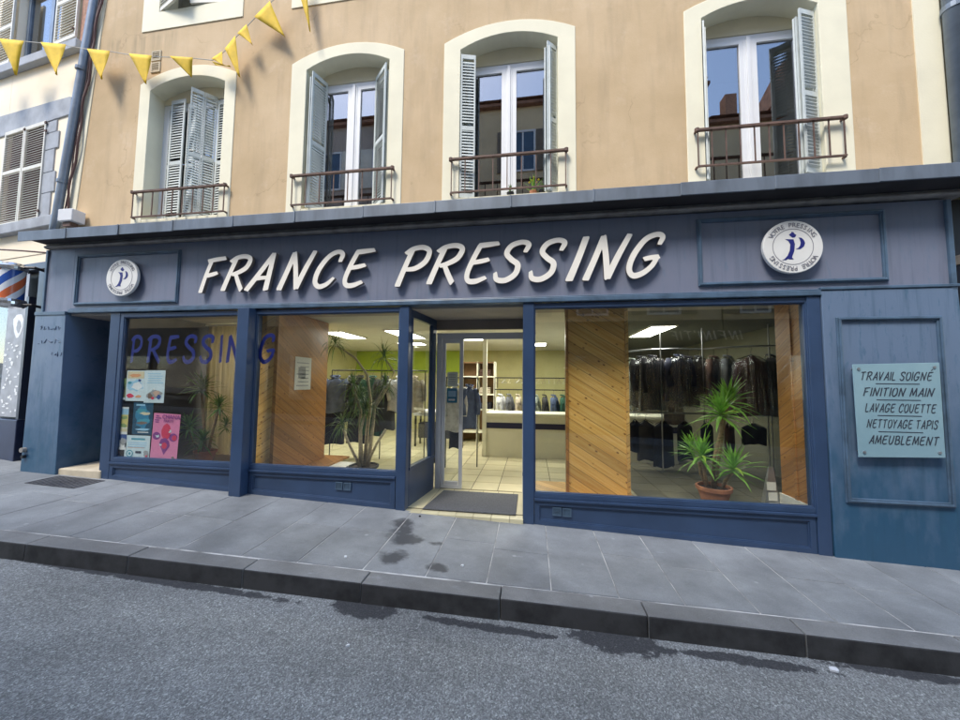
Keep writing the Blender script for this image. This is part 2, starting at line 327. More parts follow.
# ------------------------------------------------------------------ mesh helpers
def tag(o, label=None, cat=None, group=None, kind=None):
    for k, v in (('label', label), ('category', cat), ('group', group), ('kind', kind)):
        if v: o[k] = v
    return o
def wloc(o):
    p = Vector(o.location)
    while o.parent: o = o.parent; p = p + Vector(o.location)
    return p
def thing(name, label, cat, loc=(0, 0, 0), group=None, rz=0):
    o = bpy.data.objects.new(name, None); o.empty_display_size = .1; col.objects.link(o)
    o.location = loc; o.rotation_euler.z = rz
    return tag(o, label, cat, group)
def link_mesh(name, me, parent=None, loc=None):
    o = bpy.data.objects.new(name, me); col.objects.link(o)
    if parent: o.parent = parent
    if loc: o.location = loc
    return o
class MB:
    def __init__(s): s.v = []; s.f = []; s.m = []; s.cur = 0; s.mats = []
    def mat(s, name):
        if name not in s.mats: s.mats.append(name)
        s.cur = s.mats.index(name); return s
    def add(s, vs, fs):
        b = len(s.v); s.v += [tuple(p) for p in vs]
        for f in fs: s.f.append([b+i for i in f]); s.m.append(s.cur)
        return s
    def hexa(s, p):      # 8 points: bottom ring 0-3, top ring 4-7
        return s.add(p, [(3, 2, 1, 0), (4, 5, 6, 7), (0, 1, 5, 4), (1, 2, 6, 5), (2, 3, 7, 6), (3, 0, 4, 7)])
    def box(s, x0, x1, y0, y1, z0, z1):
        return s.hexa([(x0, y0, z0), (x1, y0, z0), (x1, y1, z0), (x0, y1, z0), (x0, y0, z1), (x1, y0, z1), (x1, y1, z1), (x0, y1, z1)])
    def prism(s, poly, y0, y1):   # polygon in x,z (counter-clockwise seen from -y), extruded y0->y1
        k = len(poly)
        vs = [(x, y0, z) for x, z in poly]+[(x, y1, z) for x, z in poly]
        return s.add(vs, [list(range(k)), list(range(2*k-1, k-1, -1))]+[((i+1) % k, i, k+i, k+(i+1) % k) for i in range(k)])
    def prismz(s, poly, z0, z1):
        k = len(poly)
        vs = [(x, y, z0) for x, y in poly]+[(x, y, z1) for x, y in poly]
        return s.add(vs, [list(range(k-1, -1, -1)), list(range(k, 2*k))]+[(i, (i+1) % k, k+(i+1) % k, k+i) for i in range(k)])
    def band(s, pin, pout, y0, y1, closed=True):     # ring between two equal-length outlines
        k = len(pin); r = range(k if closed else k-1)
        vs = [(x, y0, z) for x, z in pin]+[(x, y0, z) for x, z in pout]+[(x, y1, z) for x, z in pin]+[(x, y1, z) for x, z in pout]
        fs = []
        for i in r:
            j = (i+1) % k
            fs += [(i, j, k+j, k+i), (2*k+i, 3*k+i, 3*k+j, 2*k+j), (i, 2*k+i, 2*k+j, j), (k+i, k+j, 3*k+j, 3*k+i)]
        if not closed:
            fs += [(0, k, 3*k, 2*k), (k-1, 3*k-1, 4*k-1, 2*k-1)]
        return s.add(vs, fs)
    def ring(s, x0, x1, z0, z1, w, y0, y1):
        return s.band([(x0+w, z0+w), (x1-w, z0+w), (x1-w, z1-w), (x0+w, z1-w)], [(x0, z0), (x1, z0), (x1, z1), (x0, z1)], y0, y1)
    def tube(s, pts, r, seg=8, cap=True):
        pts = [Vector(p) for p in pts]; k = len(pts); rr = r if isinstance(r, (list, tuple)) else [r]*k
        vs = []; up = Vector((.13, .2, 1)).normalized()
        for i, p in enumerate(pts):
            d = (pts[min(i+1, k-1)]-pts[max(i-1, 0)]).normalized()
            a = d.cross(up)
            if a.length < .05: a = d.cross(Vector((1, 0, 0)))
            a.normalize(); bb = d.cross(a)
            for j in range(seg):
                t = 2*pi*j/seg; vs.append(p+(a*cos(t)+bb*sin(t))*rr[i])
        fs = [(i*seg+j, i*seg+(j+1) % seg, (i+1)*seg+(j+1) % seg, (i+1)*seg+j) for i in range(k-1) for j in range(seg)]
        if cap: fs += [list(range(seg-1, -1, -1)), list(range((k-1)*seg, k*seg))]
        return s.add(vs, fs)
    def lathe(s, prof, c, seg=24):
        vs = [(c[0]+r*cos(2*pi*j/seg), c[1]+r*sin(2*pi*j/seg), c[2]+z) for r, z in prof for j in range(seg)]
        k = len(prof)
        fs = [(i*seg+j, i*seg+(j+1) % seg, (i+1)*seg+(j+1) % seg, (i+1)*seg+j) for i in range(k-1) for j in range(seg)]
        fs += [list(range(seg-1, -1, -1)), list(range((k-1)*seg, k*seg))]
        return s.add(vs, fs)
    def disc(s, cx, cz, rx, rz, y0, y1, seg=28):
        return s.prism([(cx+rx*cos(2*pi*i/seg), cz+rz*sin(2*pi*i/seg)) for i in range(seg)], y0, y1)
    def build(s, name, mat=None, parent=None, label=None, bev=0, smooth=False, local=False, kind=None):
        me = bpy.data.meshes.new(name)
        off = Vector((0, 0, 0)) if (local or not parent) else wloc(parent)
        me.from_pydata([tuple(Vector(p)-off) for p in s.v], [], s.f)
        for q in (s.mats or [mat]): me.materials.append(MATS[q])
        if s.mats: me.polygons.foreach_set('material_index', s.m)
        me.validate(); 
        bm = bmesh.new(); bm.from_mesh(me); bmesh.ops.recalc_face_normals(bm, faces=bm.faces); bm.to_mesh(me); bm.free()
        if smooth: me.polygons.foreach_set('use_smooth', [True]*len(me.polygons))
        o = link_mesh(name, me, parent)
        if bev:
            b = o.modifiers.new('bevel', 'BEVEL'); b.width = bev; b.segments = 2; b.limit_method = 'ANGLE'; b.angle_limit = R(40)
        return tag(o, label, kind=kind)
def G(x, y=0): return -.0375*x-.02+.02*y           # pavement surface
def RD(x, y=-1.5): return -.0375*x-.205             # road surface
def KY(x): return -1.447+.0367*max(-20, min(20, x))   # kerb line, almost parallel to the front

# ------------------------------------------------------------------ brush lettering (outlines traced from tapered strokes)
GLY = {
 'A': [[(.0, .0, 1.), (.25, .52, .95), (.46, 1., .85)], [(.46, 1., .85), (.53, .5, 1.), (.60, .0, 1.1)], [(.14, .30, .7), (.36, .33, .75), (.56, .33, .7)]],
 'B': [[(.04, 0, 1), (.08, .95, 1)], [(.0, .95, .8), (.35, 1, .9), (.55, .82, 1), (.42, .58, .9), (.12, .53, .8)], [(.3, .54, .8), (.58, .42, 1), (.56, .12, 1), (.3, 0, .9), (.04, .02, .9)]],
 'C': [[(.64, .72, .8), (.64, .92, 1.), (.46, 1., .9), (.22, .86, .95), (.05, .5, 1.05), (.06, .16, 1.05), (.24, 0, 1.), (.46, .06, .85), (.62, .24, .55)]],
 'E': [[(.66, .99, .75), (.40, .97, .95), (.14, .95, 1)], [(.14, .95, 1.), (.05, .55, 1.), (.02, .2, 1.), (.12, .02, 1.), (.34, .0, .95), (.60, .09, .7)], [(.08, .50, .8), (.32, .53, .85), (.52, .57, .75)]],
 'F': [[(.12, .94, 1.), (.06, .5, 1.), (.04, .0, 1.1)], [(-.02, .93, .8), (.3, .97, .9), (.66, 1.0, .8)], [(.08, .48, .8), (.32, .52, .85), (.50, .56, .7)]],
 'G': [[(.66, .76, .75), (.68, .94, .95), (.50, 1., .9), (.24, .88, .95), (.06, .52, 1.05), (.05, .18, 1.05), (.22, .0, 1.), (.46, .06, .9), (.64, .24, .85), (.70, .44, .9)], [(.38, .40, .75), (.54, .43, .8), (.74, .45, .75)]],
 'I': [[(.04, 0, 1.1), (.06, .5, 1), (.06, 1, .95)]],
 'L': [[(.10, 1, 1), (.05, .4, 1), (.05, .06, 1), (.2, .0, 1), (.5, .04, .8)]],
 'M': [[(.0, 0, 1), (.12, 1, .9)], [(.12, 1, .9), (.36, .12, .9)], [(.36, .12, .9), (.68, 1, .9)], [(.68, 1, .9), (.76, 0, 1)]],
 'N': [[(.0, 0, 1.1), (.06, .5, 1), (.10, .98, .95)], [(.10, .98, .95), (.32, .5, 1), (.52, .02, 1.05)], [(.52, .02, 1.05), (.60, .5, 1), (.72, 1, .85)]],
 'O': [[(.34, 1, .95), (.1, .82, 1), (.02, .4, 1), (.14, .03, 1), (.36, .02, 1), (.58, .25, 1), (.62, .65, 1), (.5, .95, 1), (.34, 1, .95)]],
 'P': [[(.12, .93, 1.), (.07, .5, 1.), (.03, .0, 1.1)], [(-.04, .86, .7), (.14, .97, .9), (.42, 1., .95), (.64, .88, 1.), (.62, .62, 1.), (.40, .45, .9), (.12, .42, .7)]],
 'R': [[(.12, .93, 1.), (.07, .5, 1.), (.03, .0, 1.1)], [(-.04, .86, .7), (.14, .97, .9), (.42, 1., .95), (.62, .9, 1.), (.58, .66, 1.), (.36, .52, .9), (.16, .46, .75)], [(.28, .48, .85), (.46, .24, 1.), (.66, .0, 1.05)]],
 'S': [[(.60, .74, .75), (.62, .93, .95), (.42, 1., .9), (.18, .92, .95), (.12, .72, 1.), (.30, .55, 1.), (.52, .40, 1.05), (.54, .16, 1.), (.34, .0, 1.), (.10, .03, .95), (.0, .20, .7)]],
 'T': [[(.30, .97, 1), (.26, 0, 1)], [(.0, .94, .85), (.64, 1, .85)]],
 'U': [[(.06, 1, .95), (.0, .4, 1), (.1, .04, 1), (.32, .02, 1), (.5, .3, 1), (.6, 1, .95)]],
 'V': [[(.06, 1, .95), (.22, .0, 1)], [(.22, 0, 1), (.6, 1, .9)]],
 'Y': [[(.02, 1, .95), (.28, .48, 1)], [(.6, 1, .9), (.28, .48, .95), (.2, 0, 1)]],
 'Q': [], "'": [[(.08, 1.05, .9), (.04, .8, .6)]],
 'H': [[(.02, 0, 1), (.06, 1, 1)], [(.05, .5, .85), (.55, .54, .85)], [(.54, 0, 1), (.6, 1, 1)]],
 'É': [[(.66, .99, .75), (.40, .97, .95), (.14, .95, 1)], [(.14, .95, 1.), (.05, .55, 1.), (.02, .2, 1.), (.12, .02, 1.), (.34, .0, .95), (.60, .09, .7)], [(.08, .50, .8), (.32, .53, .85), (.52, .57, .75)], [(.36, 1.18, .6), (.52, 1.34, .8)]],
}
def cat_rom(p, k=8):
    if len(p) == 2: return [tuple(np.array(p[0])*(1-t)+np.array(p[1])*t) for t in np.linspace(0, 1, k)]
    q = [2*np.array(p[0])-np.array(p[1])]+[np.array(a) for a in p]+[2*np.array(p[-1])-np.array(p[-2])]
    out = []
    for i in range(1, len(q)-2):
        for t in np.linspace(0, 1, k, endpoint=False):
            a, b, c, d = q[i-1:i+3]
            out.append(.5*(2*b+(c-a)*t+(2*a-5*b+4*c-d)*t*t+(3*b-a-3*c+d)*t**3))
    out.append(q[-2]); return [tuple(o) for o in out]
def glyph_segs(ch, shear, wd):
    segs = []
    for st in GLY[ch]:
        p = [(x+shear*y, y, w*wd/2) for x, y, w in cat_rom(st)]
        segs += [(u, v_, (1 if i == 0 else 0)+(2 if i == len(p)-2 else 0)) for i, (u, v_) in enumerate(zip(p[:-1], p[1:]))]
    return segs
def contours(segs, h):
    a = np.array([s[0] for s in segs]); b = np.array([s[1] for s in segs])
    mw = max(a[:, 2].max(), b[:, 2].max())
    x0, x1 = min(a[:, 0].min(), b[:, 0].min())-mw-2*h, max(a[:, 0].max(), b[:, 0].max())+mw+2*h
    y0, y1 = min(a[:, 1].min(), b[:, 1].min())-mw-2*h, max(a[:, 1].max(), b[:, 1].max())+mw+2*h
    nx, ny = int((x1-x0)/h)+2, int((y1-y0)/h)+2
    X, Y = np.meshgrid(x0+h*np.arange(nx), y0+h*np.arange(ny), indexing='ij')
    D = np.full(X.shape, 1e9)
    DS = np.full(X.shape, 1e9); caps = []
    for p, q, fl in zip(a, b, [s_[2] for s_ in segs]):
        if fl & 1: DS[:] = 1e9; caps = []
        dx, dy = q[0]-p[0], q[1]-p[1]; L = dx*dx+dy*dy+1e-12
        t = np.clip(((X-p[0])*dx+(Y-p[1])*dy)/L, 0, 1)
        DS = np.minimum(DS, np.hypot(X-p[0]-t*dx, Y-p[1]-t*dy)-(p[2]+t*(q[2]-p[2])))
        l_ = math.sqrt(L)
        if fl & 1: caps.append((p, -dx/l_, -dy/l_))
        if fl & 2:
            caps.append((q, dx/l_, dy/l_))
            for e_, ux, uy in caps:       # brush strokes end in a slanted flat cut
                ux, uy = ux*.92-uy*.38, uy*.92+ux*.38
                near = np.hypot(X-e_[0], Y-e_[1]) < e_[2]*1.9
                DS = np.where(near, np.maximum(DS, (X-e_[0])*ux+(Y-e_[1])*uy-e_[2]*.35), DS)
            D = np.minimum(D, DS)
    D[np.abs(D) < 1e-9] = 1e-9
    nxt = {}; pos = {}
    def ed(i, j, e):       # crossing on edge e of cell: 0 bottom 1 right 2 top 3 left, keyed by grid edge
        if e == 0: k = (i, j, 0); A, B = (i, j), (i+1, j)
        elif e == 2: k = (i, j+1, 0); A, B = (i, j+1), (i+1, j+1)
        elif e == 3: k = (i, j, 1); A, B = (i, j), (i, j+1)
        else: k = (i+1, j, 1); A, B = (i+1, j), (i+1, j+1)
        if k not in pos:
            t = D[A]/(D[A]-D[B]); pos[k] = (X[A]+t*(X[B]-X[A]), Y[A]+t*(Y[B]-Y[A]))
        return k
    T = {1: [(3, 0)], 2: [(0, 1)], 3: [(3, 1)], 4: [(1, 2)], 5: [(3, 2), (1, 0)], 6: [(0, 2)], 7: [(3, 2)], 8: [(2, 3)], 9: [(2, 0)], 10: [(0, 3), (2, 1)], 11: [(2, 1)], 12: [(1, 3)], 13: [(1, 0)], 14: [(0, 3)]}
    S = D < 0
    code = S[:-1, :-1]*1+S[1:, :-1]*2+S[1:, 1:]*4+S[:-1, 1:]*8
    for i, j in zip(*np.nonzero((code > 0) & (code < 15))):
        for e0, e1 in T[int(code[i, j])]: nxt[ed(i, j, e0)] = ed(i, j, e1)
    loops = []; left = set(nxt)
    while left:
        k = s = next(iter(left)); lp = []
        while k in left: left.discard(k); lp.append(pos[k]); k = nxt[k]
        if len(lp) > 5: loops.append(lp)
    return loops
def fill_mesh(name, loops, depth, mats, bevel=0.):
    cu = bpy.data.curves.new(name, 'CURVE'); cu.dimensions = '2D'; cu.fill_mode = 'BOTH'; cu.extrude = depth/2-bevel; cu.bevel_depth = bevel; cu.bevel_resolution = 1
    if bevel: cu.offset = -bevel
    for lp in loops:
        sp = cu.splines.new('POLY'); sp.points.add(len(lp)-1); sp.use_cyclic_u = True
        sp.points.foreach_set('co', [c for p in lp for c in (p[0], p[1], 0, 1)])
    ob = bpy.data.objects.new('tmp', cu); col.objects.link(ob)
    me = bpy.data.meshes.new_from_object(ob.evaluated_get(bpy.context.evaluated_depsgraph_get()))
    bpy.data.objects.remove(ob); bpy.data.curves.remove(cu)
    me.transform(Matrix(((1, 0, 0, 0), (0, 0, -1, 0), (0, 1, 0, 0), (0, 0, 0, 1))))
    me.name = name; me.materials.clear()
    for q in mats: me.materials.append(MATS[q])
    for p in me.polygons:
        p.use_smooth = False
        p.material_index = 0 if (p.normal.y < -.5 or len(mats) == 1) else 1
    return me
def line_loops(text, x0, x1, z0, z1, shear, wd, h=.045, gap=.16, space=.5):
    segs = []; cx = 0.
    for ch in text:
        if ch == ' ': cx += space; continue
        g = glyph_segs(ch, shear, wd)
        mn = min(min(p[0]-shear*p[1], q[0]-shear*q[1]) for p, q, _f in g); mxx = max(max(p[0]-shear*p[1], q[0]-shear*q[1]) for p, q, _f in g)
        segs += [((p[0]-mn+cx, p[1], p[2]), (q[0]-mn+cx, q[1], q[2]), _f) for p, q, _f in g]; cx += mxx-mn+gap+wd
    loops = contours(segs, h)
    bx0 = min(p[0] for l in loops for p in l); bx1 = max(p[0] for l in loops for p in l)
    return [[(x0+(p[0]-bx0)/(bx1-bx0)*(x1-x0), z0+p[1]*(z1-z0)) for p in l] for l in loops]
def font_mesh(name, text, size, mat, shear=0., depth=.002):
    cu = bpy.data.curves.new(name, 'FONT'); cu.body = text; cu.size = size; cu.shear = shear; cu.extrude = depth/2; cu.align_x = 'CENTER'; cu.resolution_u = 2
    ob = bpy.data.objects.new('tmp', cu); col.objects.link(ob)
    me = bpy.data.meshes.new_from_object(ob.evaluated_get(bpy.context.evaluated_depsgraph_get()))
    bpy.data.objects.remove(ob); bpy.data.curves.remove(cu)
    me.transform(Matrix(((1, 0, 0, 0), (0, 0, -1, 0), (0, 1, 0, 0), (0, 0, 0, 1)))); me.name = name
    me.materials.clear(); me.materials.append(MATS[mat]); return me

# ================================================================== SETTING: road, kerb, pavement
o = MB().add([(-200, -200, 7.5-.9), (200, -200, -7.5-.9), (200, 200, -7.5-.9), (-200, 200, 7.5-.9)], [(0, 1, 2, 3)]).build('ground', 'earth', kind='structure')
mb = MB(); xs = [-120, -60, -30, -20, -10, 0, 10, 20, 30, 60, 120]
for a, b in zip(xs[:-1], xs[1:]):
    mb.add([(a, -7.3, RD(a)), (b, -7.3, RD(b)), (b, KY(b)+.05, RD(b)), (a, KY(a)+.05, RD(a))], [(0, 1, 2, 3)])
mb.build('road', 'asphalt', kind='structure')
# kerb stones
mb = MB(); rr = random.Random(3); ks = [-1.38, -.245, .86, 1.93, 3.02, 4.1]
x = -1.38
while x > -40: x -= rr.uniform(1.0, 1.2); ks.insert(0, x)
x = 4.1
while x < 40: x += rr.uniform(1.0, 1.2); ks.append(x)
for a, b in zip(ks[:-1], ks[1:]):
    a += .003; b -= .003; j = rr.uniform(-.004, .004); p = []
    for xx, dy in ((a, 0), (b, 0), (b, .18), (a, .18)): p.append((xx, KY(xx)+dy+j-(.012 if dy == 0 else 0), RD(xx)-.15))
    for xx, dy in ((a, 0), (b, 0), (b, .18), (a, .18)): p.append((xx, KY(xx)+dy+j, G(xx, KY(xx)+dy)+rr.uniform(-.002, .003)))
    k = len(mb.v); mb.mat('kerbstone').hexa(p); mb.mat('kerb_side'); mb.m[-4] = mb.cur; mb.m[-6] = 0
mb.build('kerb', bev=.012, kind='structure')
mb = MB(); xb = sorted(xs+[-7.54, 4.6])
for a, b in zip(xb[:-1], xb[1:]):
    yb = .06 if -7.6 < (a+b)/2 < 4.6 else 3
    mb.hexa([(a, KY(a)+.17, RD(a)-.3), (b, KY(b)+.17, RD(b)-.3), (b, yb, RD(b)-.3), (a, yb, RD(a)-.3), (a, KY(a)+.17, G(a, KY(a)+.17)-.004), (b, KY(b)+.17, G(b, KY(b)+.17)-.004), (b, yb, G(b, yb)-.004), (a, yb, G(a, yb)-.004)])
mb.build('pavement_bed', 'joint_sand', kind='structure')
mb = MB(); cols = [-1.46, -.90, -.375, .16, .70, 1.20, 1.75, 2.28, 2.80]
x = -1.46
while x > -16: x -= rr.uniform(.52, .66); cols.insert(0, x)
x = 2.8
while x < 14: x += rr.uniform(.5, .6); cols.append(x)
for i, (a, b) in enumerate(zip(cols[:-1], cols[1:])):
    y0 = KY((a+b)/2)+.19; y1 = .02 if a > -6.2 else (.12 if a > -7.6 else .9)
    sp = [y0, y1]
    if i % 3 != 1 or a < -6: sp = [y0, y0+(y1-y0)*rr.uniform(.42, .6), y1]
    if y1 > .5: sp = [y0, y0+.7, y0+1.5, y1]
    for c, d in zip(sp[:-1], sp[1:]):
        g = .0045; j = [rr.uniform(-.0015, .003) for _ in range(4)]
        q = [(a+g, c+g), (b-g, c+g), (b-g, d-g), (a+g, d-g)]
        if c == y0: q[0] = (a+g, KY(a)+.19); q[1] = (b-g, KY(b)+.19)
        mb.hexa([(u, v, G(u, v)-.05) for u, v in q]+[(u, v, G(u, v)+j[k]) for k, (u, v) in enumerate(q)])
mb.build('pavement', 'paving', kind='structure', bev=.004)
# pavement across the street
mb = MB()
for a, b in zip(xs[:-1], xs[1:]):
    mb.hexa([(a, -8.6, RD(a)-.3), (b, -8.6, RD(b)-.3), (b, -7.0, RD(b)-.3), (a, -7.0, RD(a)-.3), (a, -8.6, RD(a)+.14), (b, -8.6, RD(b)+.14), (b, -7.0, RD(b)+.14), (a, -7.0, RD(a)+.14)])
mb.build('opposite_pavement', 'paving', kind='structure')

# ================================================================== MAIN BUILDING
YW = .12
bld = thing('apartment_building', 'tan rendered apartment building with arched cream window surrounds above the dry cleaner', 'building', (-1.4, .4, 0))
WX = [(-5.93, -4.60), (-3.25, -1.98), (-.96, .335), (2.075, 3.35)]
OW = [(-6.12, -4.41), (-3.49, -1.765), (-1.19, .56), (1.875, 3.645)]
SP, AP = 6.17, 6.33     # springing and crown of the openings
def arch(x0, x1, zs, za, k=12):
    c = (x0+x1)/2; hw = (x1-x0)/2; h = za-zs; r = (hw*hw+h*h)/(2*h); t = math.asin(hw/r)
    return [(c+r*sin(-t+2*t*i/k), za-r+r*cos(-t+2*t*i/k)) for i in range(k+1)]
def lean(z): return -7.32+(z-4.06)*.052
mids = [((a[0]+b[0])/2, (a[1]+b[1])/2) for a, b in zip(WX, OW)]
mb = MB(); TOP = 11.6; Y1 = .46; U0, U1 = 7.40, 8.95     # upper storey openings
mb.prism([(lean(3.72), 3.72), (mids[0][0], 3.72), (mids[0][0], TOP), (lean(TOP), TOP)], YW, Y1)
for a, b in zip(mids[:-1], mids[1:]): mb.prism([(a[1], 3.72), (b[0], 3.72), (b[0], TOP), (a[1], TOP)], YW, Y1)
mb.prism([(mids[-1][1], 3.72), (4.55, 3.72), (4.55, TOP), (mids[-1][1], TOP)], YW, Y1)
for (a, b) in mids:
    mb.prism([(a, 3.72), (b, 3.72), (b, 4.06), (a, 4.06)], YW, Y1)
    ar = arch(a, b, SP+.06, AP+.07)
    mb.prism([(a, U0), (a, SP+.06)]+ar[1:-1]+[(b, SP+.06), (b, U0)], YW, Y1)
    mb.prism([(a, U1), (b, U1), (b, TOP), (a, TOP)], YW, Y1)
wall = mb.build('wall', 'stucco', bld)
MB().box(-7.1, 4.5, Y1, 8.2, 3.74, 11.5).build('rear_storeys', 'dark_room', bld) if False else None
mb = MB(); mb.prism([(-7.35, 11.6), (4.7, 11.6), (4.7, 11.75), (-7.35, 11.75)], -.35, 8.4); mb.build('roof_eaves', 'cream_dark', bld)
mb = MB(); mb.hexa([(-7.35, -.45, 11.752), (4.7, -.45, 11.752), (4.7, 8.5, 11.752), (-7.35, 8.5, 11.752), (-7.35, 3.9, 13.9), (4.7, 3.9, 13.9), (4.7, 4.1, 13.9), (-7.35, 4.1, 13.9)]); mb.build('roof', 'roof_tile', bld)
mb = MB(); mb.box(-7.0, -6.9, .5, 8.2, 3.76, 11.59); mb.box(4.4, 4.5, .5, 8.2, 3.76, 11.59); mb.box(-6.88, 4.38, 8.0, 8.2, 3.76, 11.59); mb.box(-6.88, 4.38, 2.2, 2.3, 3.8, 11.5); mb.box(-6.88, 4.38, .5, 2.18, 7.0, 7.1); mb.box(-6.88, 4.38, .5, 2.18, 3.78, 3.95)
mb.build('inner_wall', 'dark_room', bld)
# cream edges of the facade
mb = MB(); mb.prism([(lean(3.73)-.004, 3.73), (-7.215, 3.73), (-6.92, 7.9), (-6.70, 11.58), (lean(11.58)-.004, 11.58)], YW-.012, YW+.2); mb.build('corner_strip', 'cream', bld)
mb = MB(); mb.box(4.30, 4.556, YW-.012, YW+.2, 3.73, 11.58); mb.build('corner_strip', 'cream', bld)
# surrounds
def outline(a, b, z0, zs, za): return [(a, z0), (a, zs)]+arch(a, b, zs, za)[1:-1]+[(b, zs), (b, z0)]
for (a, b), (c, d) in zip(WX, OW):
    mb = MB(); mb.band(outline(a, b, 3.90, SP, AP), outline(c, d, 3.90, 6.29, 6.50), YW-.012, .44, closed=False)
    mb.box(a, b, YW-.01, .43, 3.90, 4.085); mb.build('window_surround', 'cream', bld, bev=.006)
    mb = MB(); a2, b2 = a-.02, b+.02
    mb.ring(c-.05, d+.05, 7.18, 9.15, .30, YW-.012, .44); mb.build('window_surround', 'cream', bld)
# folding shutter leaf: stiles, rails and tilted slats, origin at hinge bottom, opens along +x
def leaf_mesh(name, wd, h, mat, slats, t=.018, mid=(.48,)):
    mb = MB(); st = min(.032, wd*.2)
    mb.box(0, st, -t/2, t/2, 0, h); mb.box(wd-st, wd, -t/2, t/2, 0, h)
    for z in [0, h-.06]+[h*q-.03 for q in mid]: mb.box(st, wd-st, -t/2+.001, t/2-.001, z, z+.06)
    for i in range(slats):
        z = .075+(h-.16)*i/slats
        if any(abs(z-h*q) < .045 for q in mid): continue
        c = (h-.16)/slats; y = t/2-.002
        mb.hexa([(st, -y, z), (wd-st, -y, z), (wd-st, y, z+c*.62), (st, y, z+c*.62), (st, -y, z+.007), (wd-st, -y, z+.007), (wd-st, y, z+c*.62+.007), (st, y, z+c*.62+.007)])
    o = mb.build(name, mat); me = o.data; bpy.data.objects.remove(o); return me
LEAF = leaf_mesh('shutter', .29, 2.02, 'shutter_grey', 44)
LEAF_S = leaf_mesh('shutter', .29, 1.95, 'shutter_grey', 44)
def put(name, me, parent, x, y, z, rz=0):
    o = link_mesh(name, me, parent, Vector((x, y, z))-wloc(parent)); o.rotation_euler.z = R(rz); return o
YF = .34
for k, (a, b) in enumerate(WX):
    m_ = (a+b)/2
    mb = MB()
    mb.band([(a+.06, 4.15), (b-.06, 4.15), (b-.06, 6.03), (a+.06, 6.03)], [(a-.01, 4.08), (b+.01, 4.08), (b+.01, 6.10), (a-.01, 6.10)], YF, YF+.06)
    mb.box(m_-.05, m_+.05, YF-.012, YF+.05, 4.15, 6.03); mb.box(m_-.022, m_+.022, YF-.026, YF+.04, 4.10, 6.06)
    for (u, v) in ((a+.06, m_-.05), (m_+.05, b-.06)): mb.ring(u-.002, v+.002, 4.148, 6.032, .055, YF-.008, YF+.045)
    win = mb.build('window', 'pvc', bld, bev=.005)
    for (u, v) in ((a+.11, m_-.10), (m_+.10, b-.11)): MB().box(u, v, YF+.015, YF+.023, 4.2, 5.985).build('pane', 'upper_glass', win)
    mb = MB(); mb.prism([(a-.01, 6.102)]+[(b+.01, 6.102)]+[(p[0], p[1]+.02) for p in arch(a-.01, b+.01, SP-.01, AP)][::-1], YF-.01, YF+.08); mb.build('transom_panel', 'cream_reveal', bld)
    # upper storey shutters, nearly shut
    f = MB().ring(a-.05, b+.05, 7.44, 8.9, .06, .37, .41); w2 = f.build('window', 'shutter_white', bld)
    MB().box(a, b, .385, .392, 7.49, 8.85).build('pane', 'upper_glass', w2)
UPL = leaf_mesh('shutter', .70, 1.40, 'shutter_white', 26, .03, ())
for k, (a, b) in enumerate(WX):
    put('shutter', UPL, bld, a-.03, .16, 7.50, -17 if k == 0 else -4)
    put('shutter', UPL, bld, b+.03, .16, 7.50, 180+(6 if k == 0 else 4))
# first-floor shutters: folded packs standing in the reveals, each leaf from its back edge to its free edge
def leafp(p, q, me=LEAF, z=4.10):
    (xa, ya), (xb, yb) = p, q
    o = put('shutter', me, bld, xa, ya, z, math.degrees(math.atan2(yb-ya, xb-xa))); o.scale.x = math.hypot(xb-xa, yb-ya)/.29
leafp((-5.735, .29), (-5.46, .275)); leafp((-5.80, .325), (-5.72, .31), LEAF_S); leafp((-5.43, .30), (-5.30, .325), LEAF_S)
leafp((-5.155, .085), (-5.045, .205)); leafp((-5.04, .21), (-4.93, .325)); leafp((-4.91, .325), (-4.64, .30), LEAF_S); leafp((-5.12, .15), (-4.97, .32), LEAF_S)
leafp((-3.135, .085), (-3.045, .325)); leafp((-3.175, .10), (-3.10, .33), LEAF_S)
leafp((-2.275, .325), (-2.02, .10)); leafp((-2.235, .33), (-1.995, .14), LEAF_S)
leafp((-.985+.03, .13), (-.76, .175)); leafp((-.945, .16), (-.765, .21), LEAF_S); leafp((-.935, .20), (-.79, .32), LEAF_S)
leafp((.33, .20), (.20, .09)); leafp((.300, .33), (.170, .11), LEAF_S); leafp((.33, .29), (.225, .085), LEAF_S)
leafp((2.17, .325), (2.085, .09)); leafp((2.20, .33), (2.11, .11), LEAF_S)
leafp((3.345, .17), (3.135, .095)); leafp((3.34, .21), (3.12, .13), LEAF_S); leafp((3.335, .325), (3.11, .15), LEAF_S)
# iron railings
for (x0, x1, zt, zb, nb) in ((-6.06, -4.42, 4.495, 4.10, 9), (-3.39, -1.85, 4.54, 4.115, 7), (-1.08, .452, 4.585, 4.13, 8), (1.94, 3.537, 4.69, 4.24, 10)):
    mb = MB(); y = .055
    mb.box(x0, x1, y-.02, y+.02, zt-.012, zt+.012); mb.box(x0+.02, x1-.02, y-.012, y+.012, zb-.008, zb+.010)
    for i in range(nb+1):
        xx = x0+.03+(x1-x0-.06)*i/nb; mb.box(xx-.006, xx+.006, y-.006, y+.006, zb+.011, zt-.013)
    for xx in (x0+.02, x1-.02):
        for zz in (zt, zb): mb.box(xx-.012, xx+.012, y+.013, YW+.04, zz-.009, zz+.008)
        mb.lathe([(.0, -.03), (.026, -.02), (.026, .02), (0, .03)], (xx, y-.002, zt), 10)
    mb.build('window_railing', 'iron_rust', bld)
